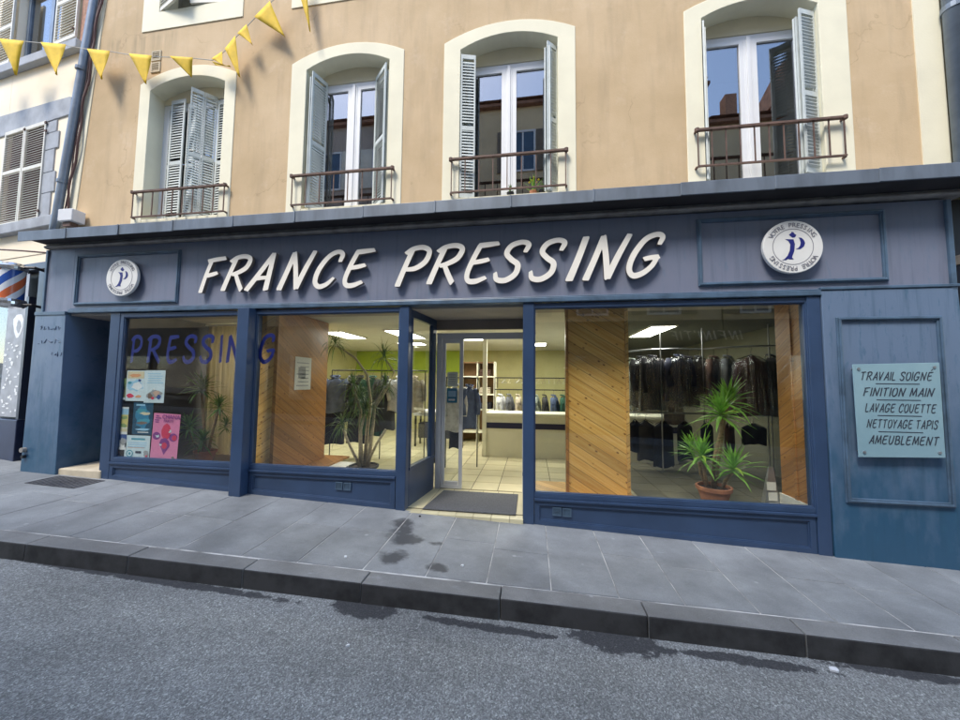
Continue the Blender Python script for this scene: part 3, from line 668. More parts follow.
# vent grilles in the render
mb = MB()
for z0 in (6.47, 6.66): mb.mat('cream_dark').ring(-5.95, -5.78, z0, z0+.165, .022, YW-.015, YW+.02); mb.mat('header_brown').box(-5.93, -5.80, YW-.004, YW+.01, z0+.02, z0+.145)
for z0 in (6.47, 6.66):
    for i in range(4): mb.mat('cream_dark').box(-5.928, -5.802, YW-.012, YW-.005, z0+.03+i*.03, z0+.042+i*.03)
mb.build('vent_grille', None, bld)
# curtains behind the panes
for (x0, x1) in ((-2.98, -2.79), (-.78, -.70)):
    mb = MB(); k = 14; P = [(x0+(x1-x0)*i/k, .45+.012*(i % 2)) for i in range(k+1)]
    mb.prismz(P+[(p[0], p[1]+.01) for p in P[::-1]], 4.12, 6.0)
    mb.build('curtain', 'curtain_violet', bld)

# shop interior shell
pm('tile_dim', (.20, .19, .14), .3, .08, 3, island=True)  # floor tile darkened to paint in the weak light on the right
mb = MB(); random.seed(5)
tx = -6.1
T = .40
for i in range(27):
    for j in range(19):
        x0, y0 = -6.1+i*T, .97+j*T
        if x0+T > 4.45: continue
        mb.mat('tile_cream' if x0 < 1.25 else 'tile_dim').box(x0+.006, x0+T-.006, y0+.006, y0+T-.006, .02, .05+random.uniform(0, .0008))
mb.build('tiled_floor', None, bld)
MB().box(-6.15, 4.5, .10, 8.4, -.2, .043).build('floor_bed', 'tile_grout', bld)
pm('ceiling_dim', (.13, .135, .105), .9, .05)  # shaded copy of the ceiling colour, right side's dimness painted in
MB().box(-6.9, 1.34, 1.0, 8.2, 2.70, 2.80).build('shop_ceiling', 'ceiling_white', bld); MB().box(1.345, 4.45, 1.0, 8.2, 2.70, 2.80).build('shop_ceiling', 'ceiling_dim', bld)
mb = MB(); mb.mat('soffit').box(-6.9, 4.45, .07, .999, 2.70, 2.80); mb.build('shop_ceiling', None, bld)
mb = MB(); mb.box(-6.1, 4.4, 7.3, 7.4, .04, 2.72); mb.box(4.32, 4.42, .10, 7.3, .04, 2.72); mb.box(-6.2, -6.1, 1.62, 7.3, .04, 2.72); mb.build('shop_wall', 'wall_yellow', bld)
pm('wall_dim', (.17, .17, .115), .9, .06)  # shaded copy of the wall colour for the less lit right side
MB().box(1.2, 4.31, 7.24, 7.299, .05, 2.69).build('shop_wall', 'wall_dim', bld); MB().box(4.25, 4.319, .11, 7.239, .05, 2.69).build('shop_wall', 'wall_dim', bld)
MB().box(-6.09, -2.3, 7.24, 7.299, 1.95, 2.69).build('shop_wall', 'wall_lime', bld)
mb = MB(); mb.box(-6.12, -6.00, 1.55, 1.62, .0, 2.69); mb.box(-6.12, -6.06, .10, 1.549, .0, 2.69); mb.build('display_partition', 'wall_dark', bld)
MB().box(-6.9, 4.45, 8.2, 8.3, -.5, 3.7).build('rear_wall', 'wall_dark', bld)
mb = MB(); mb.box(4.43, 4.5, .1, 8.2, -.6, 3.72); mb.build('side_wall', 'wall_dark', bld); MB().box(-7.0, -6.9, 1.2, 8.2, -.3, 3.72).build('side_wall', 'wall_dark', bld)
MB().box(-1.62, -1.42, 5.55, 5.7, .05, 2.70).build('column', 'counter_cream', bld) if False else None
MB().box(-1.06, -.97, 3.28, 3.37, .05, 2.70).build('column', 'counter_cream', bld)

# ================================================================== SHOPFRONT
sf = thing('shopfront', 'weathered navy blue timber shopfront of the dry cleaner with three display windows', 'shopfront', (-1.5, 0, 0))
# fascia and mouldings
MB().box(-6.93, 4.36, 0, .10, 2.69, 3.64).build('fascia', 'paint_fascia', sf)
mb = MB(); mb.box(-6.93, 3.13, -.035, .10, 2.63, 2.688); mb.box(-6.93, 3.13, -.018, .02, 2.689, 2.705); mb.build('architrave', 'trim_blue', sf, bev=.008)
for (x0, x1, z0, z1) in ((-6.86, -5.04, 2.745, 3.53), (1.90, 3.785, 2.77, 3.565)):
    MB().ring(x0, x1, z0, z1, .045, -.022, .01).ring(x0+.012, x1-.012, z0+.012, z1-.012, .02, -.034, -.021).build('panel_moulding', 'trim_blue', sf, bev=.005)
mb = MB(); mb.prism([(-7.44, 2.66), (-6.932, 2.66), (-6.932, 3.64), (-7.44, 3.64)], .0, .12); mb.build('fascia_end', 'paint_fascia', sf, bev=.004)
mb = MB(); mb.box(-7.46, -7.42, -.02, .05, 2.66, 3.63); mb.build('edge_bead', 'trim_blue', sf, bev=.006); MB().box(4.34, 4.385, -.03, .10, 2.66, 3.63).build('edge_bead', 'trim_blue', sf, bev=.006)
# zinc-topped canopy
jx = [-7.52, -6.65, -5.75, -4.86, -3.93, -3.03, -2.09, -1.16, -.24, .70, 1.63, 2.56, 3.52, 4.45, 5.4]
mb = MB(); rz_ = random.Random(11)
for a, b in zip(jx[:-1], jx[1:]):
    j = rz_.uniform(-.005, .005); zt = 3.848+.006*(a+b)/2
    mb.hexa([(a+.003, -.30+j, zt-.145), (b-.003, -.30+j, zt-.145), (b-.003, -.285, zt-.145), (a+.003, -.285, zt-.145), (a+.003, -.302+j, zt), (b-.003, -.302+j, zt), (b-.003, -.285, zt), (a+.003, -.285, zt)])
    mb.hexa([(a+.003, -.284, zt-.03), (b-.003, -.284, zt-.03), (b-.003, .16, zt+.09), (a+.003, .16, zt+.09), (a+.003, -.284, zt), (b-.003, -.284, zt), (b-.003, .16, zt+.12), (a+.003, .16, zt+.12)])
    mb.box(b-.012, b+.006, -.309, -.299, zt-.14, zt+.004)
mb.build('canopy_flashing', 'zinc', sf, bev=.004)
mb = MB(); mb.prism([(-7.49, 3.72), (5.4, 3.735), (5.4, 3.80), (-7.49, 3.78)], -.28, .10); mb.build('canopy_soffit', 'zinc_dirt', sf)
mb = MB(); mb.tube([(-7.45, -.035, 3.668), (4.5, -.035, 3.69)], .022, 10); mb.prism([(-7.45, 3.642), (4.5, 3.662), (4.5, 3.733), (-7.45, 3.72)], -.03, .10); mb.build('cornice_moulding', 'moulding_grey', sf)
# left pilaster and deep side doorway
mb = MB(); mb.prism([(-7.53, G(-7.5)-.1), (-6.88, G(-6.9)-.1), (-6.94, 2.655), (-7.50, 2.655)], -.05, 1.0); mb.build('pilaster', 'paint_pilaster', sf, bev=.006)
MB().box(-7.505, -6.935, -.062, .02, 2.60, 2.652).build('pilaster_cap', 'trim_blue', sf, bev=.004)
mb = MB(); mb.box(-6.88, -6.12, .98, 1.04, .2, 2.69); dr = mb.build('entrance_door', 'navy_dark', sf)
mb = MB(); mb.ring(-6.80, -6.2, 1.4, 2.5, .05, .96, .979); mb.ring(-6.80, -6.2, .4, 1.25, .05, .96, .979); mb.build('panel_moulding', 'navy_dark', dr)
mb = MB(); mb.box(-6.90, -6.14, -.02, .978, G(-6.5)-.2, .325); mb.build('doorstep', 'stone_cream', sf, bev=.02)
MB().box(-6.94, -6.10, .02, .99, 2.60, 2.68).build('doorway_soffit', 'soffit', sf)
MB().box(-6.18, -6.12, .10, 1.0, .1, 2.60).build('doorway_jamb', 'navy_dark', sf)
gr = random.Random(14)
t = thing('graffiti', 'faint dark scribbled marks near the top of the left blue pilaster', 'graffiti', (-7.2, -.053, 2.1))
for row, (z0, x0, n_, hh) in enumerate(((2.36, -7.38, 6, .085), (2.16, -7.42, 7, .08), (1.96, -7.16, 4, .09))):
    for i in range(n_):
        x = x0+i*.066; P_ = [(x+gr.uniform(-.01, .05), -.0515, z0+hh*gr.uniform(0, 1)) for _ in range(4)]
        MB().tube(P_, .0035, 5).build('mark', 'navy', t)
# right pilaster with panel moulding
mb = MB(); mb.prism([(3.135, G(3.1)-.1), (4.47, G(4.4)-.1), (4.385, 2.685), (3.13, 2.685)], -.028, .12); mb.build('pilaster', 'paint_pilaster', sf, bev=.006)
mb = MB(); mb.prism([(3.12, 2.688), (4.40, 2.688), (4.40, 2.72), (3.12, 2.72)], -.04, .12); mb.build('pilaster_cap', 'trim_blue', sf, bev=.006)
mb = MB(); mb.ring(3.25, 4.215, .43, 2.385, .05, -.045, -.02).ring(3.262, 4.203, .442, 2.373, .022, -.060, -.044); mb.build('panel_moulding', 'trim_blue', sf, bev=.006)

def glazing(name, x0, x1, zb, zt, w=.035):
    f = MB().ring(x0-.06, x1+.06, zb-.06, zt+.06, .06, 0., .08).ring(x0-.001, x1+.001, zb-.001, zt+.001, .012, .01, .06).build(name, 'navy', sf, bev=.005)
    MB().box(x0+.004, x1-.004, .036, .044, zb+.004, zt-.004).build('pane', 'shop_glass', f)
    return f
glazing('display_window', -5.955, -3.96, .515, 2.555)
glazing('display_window', -3.76, -1.70, .51, 2.555)
glazing('display_window', .035, 2.985, .345, 2.56)
def riser(x0, x1, zt, top_rail=.07):
    gz = lambda x: G(x)-.06
    MB().prism([(x0, gz(x0)), (x1, gz(x1)), (x1, zt), (x0, zt)], .022, .10).build('stall_riser', 'navy', sf)
    mb = MB()
    i = .06
    mb.band([(x0+i, G(x0)+.055), (x1-i, G(x1)+.055), (x1-i, zt-.06), (x0+i, zt-.06)], [(x0, gz(x0)), (x1, gz(x1)), (x1, zt), (x0, zt)], .0, .03)
    mb.band([(x0+i+.012, G(x0)+.067), (x1-i-.012, G(x1)+.067), (x1-i-.012, zt-.072), (x0+i+.012, zt-.072)], [(x0+i-.001, G(x0)+.054), (x1-i+.001, G(x1)+.054), (x1-i+.001, zt-.059), (x0+i-.001, zt-.059)], .010, .03)
    mb.box(x0, x1, -.022, .05, zt-.006, zt+.022)
    mb.build('riser_frame', 'navy', sf, bev=.004)
riser(-6.02, -3.962, .432); riser(-3.768, -1.70, .427); riser(.033, 2.99, .262)
def post(x0, x1, y0, y1, z1=2.625, nm='post'):
    MB().prism([(x0, G(x0)-.08), (x1, G(x1)-.08), (x1, z1), (x0, z1)], y0, y1).build(nm, 'navy', sf, bev=.006)
post(-6.19, -6.021, -.004, .11); post(-3.945, -3.775, -.13, .12); post(-1.69, -1.565, -.012, .11); post(-.105, .028, -.012, .11); post(2.995, 3.125, -.014, .12)
# recessed entrance: side lights, header, soffit, threshold
def side_light(x0, x1, s):
    def P(t, off, z): return (x0+(x1-x0)*t+off*s, .112+(.93-.112)*t, z)
    def slab(t0, t1, o0, o1, z0, z1): return [P(t0, o0, z0), P(t1, o0, z0), P(t1, o1, z0), P(t0, o1, z0), P(t0, o0, z1), P(t1, o0, z1), P(t1, o1, z1), P(t0, o1, z1)]
    MB().hexa(slab(0, 1, 0, .05, 0, .50)).build('stall_riser', 'navy', sf, bev=.004)
    mb = MB(); mb.hexa(slab(0, 1, -.012, .062, .502, .545)); mb.hexa(slab(0, 1, -.005, .055, 2.50, 2.60)); mb.hexa(slab(0, .05, -.005, .055, .546, 2.499)); mb.hexa(slab(.84, 1, -.005, .055, .546, 2.499))
    f = mb.build('side_window', 'navy', sf, bev=.004)
    MB().hexa(slab(.051, .839, .018, .026, .548, 2.498)).build('pane', 'shop_glass', f)
side_light(-1.565, -1.46, -1); side_light(-.10, -.10, 1)
MB().box(-1.62, -.05, .112, 1.0, 2.604, 2.69).build('entrance_soffit', 'soffit', sf)
MB().box(-1.50, -.08, .935, 1.0, 2.45, 2.602).build('door_header', 'header_brown', sf)
mb = MB(); rr = random.Random(2)
for i in range(7):
    a = -1.58+i*.22
    mb.box(a+.002, min(a+.218, -.10), -.04, .10, G(a)-.1, .036); mb.box(a+.002, min(a+.218, -.10), .103, .955, -.1, .044)
mb.build('threshold', 'tile_cream', sf, bev=.003)
# sliding door leaf in its aluminium frame
mb = MB(); mb.box(-1.445, -1.365, .92, .985, .045, 2.40); mb.box(-1.364, -.085, .94, .985, 2.30, 2.40)
mb.box(-.135, -.085, .92, .985, .045, 2.299)
fr = mb.build('door_frame', 'alu', sf, bev=.004)
mb = MB(); mb.ring(-1.362, -1.035, .052, 2.298, .055, .945, .975); mb.box(-1.30, -1.10, .946, .974, .107, .16); dl = mb.build('glass_door', 'alu', sf, bev=.004)
MB().box(-1.308, -1.09, .956, .964, .162, 2.242).build('pane', 'shop_glass', dl)
mb = MB(); mb.tube([(-1.06, .93, 1.02), (-1.06, .90, 1.03), (-1.06, .90, 1.27), (-1.06, .93, 1.28)], .008, 8); mb.build('handle', 'steel', dl)

# stall riser vents (pairs of square louvres)
for (x0, z0, nm, lb) in ((-2.515, .245, 'vent_cover', 'pair of small square vents under the middle display window'), (.245, .09, 'vent_cover', 'pair of small square vents under the yucca window')):
    t_ = thing(nm, lb, 'vent', (x0, .02, z0))
    for k in range(2):
        a = x0+k*.115
        mb = MB(); mb.ring(a, a+.10, z0-k*.004, z0+.095-k*.004, .010, .004, .03)
        for i in range(5): mb.box(a+.012, a+.088, .008, .024, z0-k*.004+.014+i*.0145, z0-k*.004+.022+i*.0145)
        mb.build('louvre', 'trim_blue', t_)

# ================================================================== LETTERS, LOGOS, PLAQUE, POSTERS
sign = thing('shop_sign', 'large white brush letters reading FRANCE PRESSING on the blue fascia', 'shop sign', (-1.5, -.06, 2.86))
for ch, x0, x1, zt in (('F', -4.638, -4.216, 3.372), ('R', -4.286, -3.811, 3.39), ('A', -3.919, -3.453, 3.39), ('N', -3.425, -2.845, 3.394), ('C', -2.895, -2.443, 3.389), ('E', -2.466, -2.016, 3.385),
                       ('P', -1.743, -1.256, 3.398), ('R', -1.324, -.828, 3.40), ('E', -.834, -.388, 3.394), ('S', -.471, -.002, 3.399), ('S', -.038, .426, 3.402), ('I', .400, .682, 3.401), ('N', .597, 1.169, 3.411), ('G', 1.094, 1.532, 3.415)):
    lp = line_loops(ch, x0, x1, 0, 1, .36, .145, .016)
    zs = [p[1] for l in lp for p in l]; a, b = min(zs), max(zs); z0 = 2.862 if ch != 'G' else 2.868
    lp = [[(p[0]-x0, (p[1]-a)/(b-a)*(zt-z0)) for p in l] for l in lp]
    me = fill_mesh('letter', lp, .05, ['letter_white', 'letter_side'])
    o = link_mesh('letter', me, sign, (x0+1.5, .010, z0-2.86))

def roundel(cx, cz, r, label):
    t = thing('logo_plaque', label, 'logo plaque', (cx, -.03, cz-r))
    MB().disc(cx, cz, r, r, -.085, -.045, 56).build('disc', 'plaque_white', t, bev=.006)
    MB().disc(cx, cz, r*.5, r*.5, -.046, .005, 20).build('spacer', 'flat_black', t)
    mb = MB(); P = lambda q: [(cx+q*r*cos(2*pi*i/56), cz+q*r*sin(2*pi*i/56)) for i in range(56)]
    mb.band(P(.665), P(.685), -.0872, -.0855); mb.build('ring_line', 'ink_grey', t)
    def U(p): return [(cx+(x-480)/275*r, cz-(y-353)/245*r) for x, y in p][::-1]
    body = [(413, 280), (450, 283), (488, 285), (499, 330), (490, 395), (466, 452), (482, 470), (444, 470), (430, 464), (412, 475), (375, 475), (402, 462), (428, 435), (450, 388), (457, 330), (440, 298)]
    head = [(448, 240), (470, 226), (474, 214), (490, 219), (500, 234), (516, 246), (503, 266), (480, 269), (464, 256)]
    arm = [(535, 270), (560, 274), (582, 296), (592, 325), (580, 355), (548, 377), (505, 378), (530, 366), (546, 345), (552, 318), (546, 290)]
    for nm, q in (('figure_body', body), ('figure_head', head), ('figure_arm', arm)):
        MB().prism(U(q)[::-1], -.0876, -.0856).build('emblem', 'ink_navy', t)
    txt = 'VOTRE PRESSING'
    for base in (0, 180):
        segs = None; k = len(txt)
        for i, ch in enumerate(txt):
            if ch == ' ': continue
            a = R(90+base)-R(128)*((i+.5)/k-.5)
            me = font_mesh('lettering', ch, r*.235, 'ink_grey')
            o = link_mesh('lettering', me, t, (cos(a)*r*.745, -.0585, r+sin(a)*r*.745)); o.rotation_euler.y = -(a-pi/2)
roundel(-5.93, 3.125, .272, 'smaller looking round white logo plaque at the left end of the fascia')
roundel(2.835, 3.165, .295, 'round white logo plaque at the right end of the fascia beside the lettering')

pl = thing('service_plaque', 'pale blue glass plaque listing services in dark italic capitals on the right pilaster', 'wall sign', (3.72, -.06, .92))
mb = MB(); mb.hexa([(3.345, -.094, .912), (4.105, -.094, .935), (4.105, -.084, .935), (3.345, -.084, .912), (3.335, -.094, 1.872), (4.110, -.094, 1.892), (4.110, -.084, 1.892), (3.335, -.084, 1.872)])
mb.build('glass_plate', 'plaque_glass', pl, bev=.003)
for (x, z) in ((3.385, 1.825), (4.06, 1.845), (3.395, .965), (4.055, .985)):
    MB().tube([(x, -.102, z), (x, -.02, z)], .014, 12).build('standoff', 'steel', pl)
for txt, x0, x1, zc in (('TRAVAIL SOIGNÉ', 3.41, 4.05, 1.752), ('FINITION MAIN', 3.415, 4.055, 1.588), ('LAVAGE COUETTE', 3.425, 4.06, 1.424), ('NETTOYAGE TAPIS', 3.43, 4.065, 1.262), ('AMEUBLEMENT', 3.44, 4.065, 1.098)):
    lp = line_loops(txt, 0, x1-x0, -.042, .042, .28, .135, .05, .13, .45)
    link_mesh('lettering', fill_mesh('lettering', lp, .002, ['ink_dark']), pl, (x0-3.72, -.0355, zc-.92))
for zc in (1.672, 1.506, 1.345, 1.180): MB().box(3.535+.0, 3.925, -.0955, -.0942, zc-.005, zc+.004).build('rule_line', 'ink_dark', pl)

pm('vinyl_blue', (.006, .014, .20), .5, .05)
wl = thing('window_lettering', 'blue vinyl letters reading PRESSING across the two left display panes', 'window lettering', (-4.7, .04, 1.88))
for ch, x0, x1 in (('P', -5.86, -5.66), ('R', -5.58, -5.34), ('E', -5.24, -5.04), ('S', -4.97, -4.74), ('S', -4.69, -4.46), ('I', -4.37, -4.325), ('N', -4.26, -4.005), ('G', -3.752, -3.50)):
    lp = line_loops(ch, x0, x1, 1.90, 2.27, .0, .165, .025)
    lp = [[(p[0]+4.7, p[1]-1.88) for p in l] for l in lp]
    link_mesh('letter', fill_mesh('letter', lp, .002, ['vinyl_blue']), wl, (0, .0065, 0))

def poster(name, label, x0, x1, z0, z1, base, art, y=.052, tilt=0.):
    t = thing(name, label, 'poster', ((x0+x1)/2, y, z0)); t.rotation_euler.y = R(tilt)
    w_, h_ = x1-x0, z1-z0
    mb = MB(); mb.mat(base).box(-w_/2, w_/2, 0, .0015, 0, h_)
    for i, (m_, pts) in enumerate(art):
        yy = -.0004*(i+1)
        mb.mat(m_).prism([((u-.5)*w_, v*h_) for u, v in pts], yy, yy+.0003)
    mb.build('sheet', None, t, local=True)
    return t
def rc(a, b, c, d): return [(a, c), (b, c), (b, d), (a, d)]
def el(cx, cy, rx, ry, k=16): return [(cx+rx*cos(2*pi*i/k), cy+ry*sin(2*pi*i/k)) for i in range(k)]
def blob(cx, cy, rx, ry, k=14, s=0):
    g = random.Random(s); return [(cx+rx*cos(2*pi*i/k)*g.uniform(.6, 1.1), cy+ry*sin(2*pi*i/k)*g.uniform(.6, 1.1)) for i in range(k)]
def lines(m_, x0, x1, z, n, dz, hgt, seed=0):
    g = random.Random(seed); return [(m_, rc(x0+g.uniform(0, .06), x1-g.uniform(0, .16), z-i*dz, z-i*dz+hgt)) for i in range(n)]
poster('poster', 'small dark photo flyer with green and brown figures, leftmost of the top posters', -5.95, -5.905, 1.34, 1.655, 'p_green', [('p_brown', blob(.5, .35, .4, .3, s=1)), ('p_white', rc(.0, 1, 0, .1)), ('g_black', blob(.55, .6, .25, .2, s=2))])
poster('poster', 'pale flyer with an orange heading, blue sky and a red patch at the bottom', -5.90, -5.582, 1.325, 1.77, 'p_pale', [('p_sky', blob(.5, .5, .5, .22, s=3)), ('p_white', blob(.6, .5, .35, .14, s=4)), ('p_sand', rc(.05, .95, .74, .97)), ('p_orange', blob(.45, .83, .36, .07, s=5)), ('p_red', blob(.25, .17, .22, .08, s=6)), ('p_orange', blob(.7, .15, .2, .06, s=7)), ('p_cobalt', blob(.72, .68, .12, .05, s=8)), ('p_teal', blob(.2, .6, .12, .05, s=9))])
poster('poster', 'white flyer with blue text above a group photo of small figures', -5.580, -5.24, 1.305, 1.775, 'p_pale', lines('p_sky', .1, .92, .88, 5, .07, .025, 1)+[('p_grey', blob(.52, .25, .42, .17, s=11)), ('p_brown', blob(.3, .2, .16, .1, s=12)), ('p_skin', blob(.62, .3, .2, .1, s=13)), ('p_cobalt', blob(.75, .18, .14, .08, s=14)), ('p_red', blob(.45, .14, .08, .05, s=15)), ('p_white', blob(.5, .42, .06, .04, s=16))])
poster('poster', 'tall narrow flyer of yellow fields over a blue mountain picture', -5.952, -5.825, .62, 1.235, 'p_white', [('p_sky', rc(0, 1, .82, .96)), ('p_yellow', rc(.0, 1, .52, .82)), ('p_green', blob(.5, .75, .5, .05, s=21)), ('p_green', blob(.4, .57, .5, .06, s=22)), ('p_sand', rc(0, 1, .42, .5)), ('p_cobalt', rc(0, 1, .22, .36)), ('p_grey', blob(.5, .2, .5, .1, s=23)), ('p_white', rc(0, 1, 0, .06))])
poster('poster', 'deep blue sea poster with curved turquoise and sand coloured fish shapes', -5.745, -5.41, .845, 1.305, 'p_deep', [('p_sea', blob(.5, .55, .48, .42, s=31)), ('p_teal', blob(.45, .72, .34, .1, s=32)), ('p_sand', blob(.62, .66, .28, .05, s=33)), ('p_teal', blob(.55, .42, .36, .10, s=34)), ('p_brown', blob(.5, .36, .3, .05, s=35)), ('p_sky', blob(.55, .16, .4, .04, s=36)), ('p_white', rc(.3, .85, .06, .09)), ('p_sky', rc(.15, .6, .9, .95))])
poster('poster', 'pale blue information sheet with a round emblem beside the pink poster', -5.85, -5.425, .505, .832, 'p_pale', [('p_teal', rc(.25, .8, .80, .88))]+lines('p_sky', .1, .9, .66, 3, .09, .035, 4)+[('p_orange', rc(.12, .8, .46, .48)), ('p_teal', el(.22, .2, .14, .16)), ('p_pale', el(.22, .2, .10, .115)), ('p_teal', el(.22, .2, .05, .06)), ('g_navy', rc(.45, .68, .22, .32)), ('p_grey', blob(.88, .22, .12, .16, s=41)), ('p_red', blob(.9, .12, .06, .05, s=42))])
pk = poster('poster', 'bright pink poster with a red and purple petal figure, largest in the window', -5.41, -4.965, .508, 1.155, 'p_pink', [('p_purple', el(.17, .50, .15, .085)), ('p_pale', [(.12, .52), (.18, .46), (.27, .48), (.26, .53), (.19, .505)]), ('p_purple', el(.80, .49, .16, .09)), ('p_red', el(.84, .48, .09, .06)),
    ('p_red', [(.34, .62), (.40, .73), (.52, .79), (.64, .74), (.70, .62), (.66, .50), (.56, .42), (.44, .44), (.36, .52)]), ('p_purple', [(.30, .34), (.36, .44), (.52, .47), (.66, .40), (.70, .30), (.60, .2), (.50, .10), (.42, .2)]), ('p_pale', [(.60, .60), (.66, .585), (.72, .61), (.70, .65), (.64, .655), (.66, .625)]), ('p_pale', [(.30, .34), (.34, .29), (.42, .30), (.44, .34), (.38, .325)]), ('p_red', el(.5, .3, .1, .07)), ('p_brown', blob(.86, .06, .06, .025, s=51))]
    + lines('p_purple', .06, .34, .93, 4, .045, .02, 6), tilt=2)
me = font_mesh('lettering', 'CHANA', .085, 'p_purple'); link_mesh('lettering', me, pk, (.075, -.007, .575))
me = font_mesh('lettering', 'PARTY', .055, 'p_purple'); link_mesh('lettering', me, pk, (.04, -.007, .525))

# ================================================================== INTERIOR: pine panelling, plants, clothes
t = thing('pine_panel', 'wide diagonal pine board pillar left of the dragon tree with a paper notice on it', 'wood panel', (-3.9, .9, .05))
mb = MB(); mb.box(-4.24, -3.665, .30, 1.54, .28, 2.69); mb.build('board_front', 'pine_left', t)
MB().box(-3.662, -3.64, .288, .80, .28, 2.69).build('board_side', 'pine_plain', t); MB().box(-3.662, -3.645, .805, 1.54, .28, 2.69).build('board_side', 'pine_plain', t)
MB().box(-3.69, -3.636, .270, .299, .28, 2.69).build('corner_strip', 'pine_plain', t)
t = thing('display_platform', 'low wooden display step with a pale side at the foot of the left pine pillar', 'platform', (-4, .9, .05))
mb = MB(); mb.box(-4.3, -3.02, .16, 1.5, .05, .24); mb.build('base', 'paper', t); MB().box(-4.31, -3.30, .16, 1.8, .242, .275).build('top_board', 'pine_plain', t)
t = thing('display_platform', 'dark low display floor carrying the plant behind the posters', 'platform', (-5.1, .8, .05))
MB().box(-6.05, -4.32, .12, 1.54, .05, .27).build('base', 'shelf_brown', t); MB().box(-6.05, -4.32, .115, 1.545, .272, .29).build('top_board', 'shelf_brown', t)
t = thing('paper_notice', 'sheet of printed paper pinned on the brown side of the left pine pillar', 'notice', (-3.638, .8, 1.5))
mb = MB(); mb.mat('paper').box(-3.637, -3.634, .66, 1.06, 1.50, 2.02); 
for i in range(7): mb.mat('p_grey').box(-3.6338, -3.633, .70+.04*(i % 3), 1.0, 1.56+i*.06, 1.575+i*.06)
mb.mat('p_grey').box(-3.6338, -3.633, .74, .92, 1.68, 1.86)
mb.build('sheet', None, t)
t = thing('pine_panel', 'bright diagonal pine board panel standing between the doorway and the yucca', 'wood panel', (.84, .55, .05))
MB().box(.485, 1.21, .50, .58, .20, 2.69).build('board_front', 'pine_right', t)
MB().box(.45, .484, .485, .60, .20, 2.69).build('edge_strip', 'pine_plain', t); MB().box(1.211, 1.25, .485, .60, .20, 2.69).build('edge_strip', 'pine_left', t)
t = thing('display_platform', 'low orange wooden display step under the bright pine panel', 'platform', (.7, .7, .05))
MB().box(.05, 1.30, .15, 1.05, .05, .17).build('base', 'pine_plain', t); MB().box(.04, 1.31, .14, 1.06, .172, .20).build('top_board', 'pine_left', t)
t = thing('pine_panel', 'dark brown pine side wall right of the yucca with a white skirting', 'wood panel', (3.1, .4, .05))
MB().box(3.10, 3.16, .10, .68, .05, 2.69).build('board_front', 'pine_plain', t); MB().box(3.083, 3.099, .10, .70, .05, .30).build('skirting', 'paper', t); MB().box(3.085, 3.099, .40, .44, .30, 2.69).build('cover_strip', 'pine_plain', t)
t = thing('curtain', 'beige vertical hanging curtain behind the plant in the left window', 'curtain', (-5, 1.4, .3))
m, n, b = nodes_of('curtain_cloth'); n.nodes.remove(b)
df = n.nodes.new('ShaderNodeBsdfDiffuse'); tl = n.nodes.new('ShaderNodeBsdfTranslucent'); mx = n.nodes.new('ShaderNodeMixShader'); mx.inputs[0].default_value = .55
cc = ramp(n, noise(n, coords(n, (30, 1, .4)), 1.0, 3), [(.3, (.55, .48, .36)), (.7, (.74, .68, .54))])
n.links.new(cc, df.inputs[0]); n.links.new(cc, tl.inputs[0]); n.links.new(df.outputs[0], mx.inputs[1]); n.links.new(tl.outputs[0], mx.inputs[2]); n.links.new(mx.outputs[0], n.nodes['Material Output'].inputs[0])
k = 44; P = [(-5.98+1.68*i/k, 1.40+.022*sin(i*1.9)+.012*sin(i*.7)) for i in range(k+1)]
MB().prismz(P+[(p[0], p[1]+.012) for p in P[::-1]], .30, 2.66).build('cloth', 'curtain_cloth', t, smooth=False)
MB().box(-6.03, -4.26, 1.38, 1.43, 2.645, 2.68).build('rail', 'paper', t)

# --- plants
def sword(mb, base, az, el_, L, w_, droop, rnd):
    d = Vector((cos(az)*cos(el_), sin(az)*cos(el_), sin(el_))); p = Vector(base); n_ = 5
    side = Vector((-sin(az), cos(az), 0)); vs = []; fs = []
    for i in range(n_+1):
        t = i/n_; wd = w_*(.55+1.2*t if t < .35 else (1.0-(t-.35)/.65)**.8)*.5
        up = side.cross(d); vs += [p-side*wd+up*wd*.35, p, p+side*wd+up*wd*.35]
        if i < n_:
            fs += [(3*i, 3*i+1, 3*i+4, 3*i+3), (3*i+1, 3*i+2, 3*i+5, 3*i+4)]
            p = p+d*(L/n_); d = (d+Vector((0, 0, -droop/n_*(1+t)))).normalized()
    mb.add(vs, fs)
def rosette(mb, c, n, L, w_, droop, rnd, lo=-.35, hi=1.45, stem=.10):
    for i in range(n):
        t = i/n; az = i*2.39996+rnd.uniform(-.3, .3); e = lo+(hi-lo)*t**.9
        sword(mb, (c[0], c[1], c[2]-stem*(1-t)+stem*.5), az, e+rnd.uniform(-.1, .1), L*rnd.uniform(.75, 1.08)*(1-.25*t), w_, droop*rnd.choice((.4, .7, 1., 1.5, 2.4)), rnd)
def potted(name, label, cat, base, pot, trunks, heads, leaf, bark, L, w_, droop, seed, n=34, lo=-.4):
    r = random.Random(seed); t = thing(name, label, cat, base)
    r1, r2, h, m_ = pot
    P = MB().lathe([(r1*.72, 0), (r1*.75, .01), (r2*.92, h*.8), (r2*1.0, h*.8+.005), (r2*1.02, h-.004), (r2*.98, h), (r2*.90, h-.003), (r2*.88, h*.86)], base, 32).build('pot', m_, t, smooth=False)
    MB().lathe([(r2*.87, h*.86), (r2*.5, h*.885), (.01, h*.89)], base, 24).build('soil', 'soil', P)
    for pts, ra in trunks: MB().tube(pts, ra, 9).build('trunk', bark, t, smooth=True)
    for c, sc in heads:
        mb = MB(); rosette(mb, c, int(n*(.8+.2*sc)), L*sc, w_*sc, droop, r, lo); mb.build('foliage', leaf, t)
    return t
bx, by = 2.37, .80
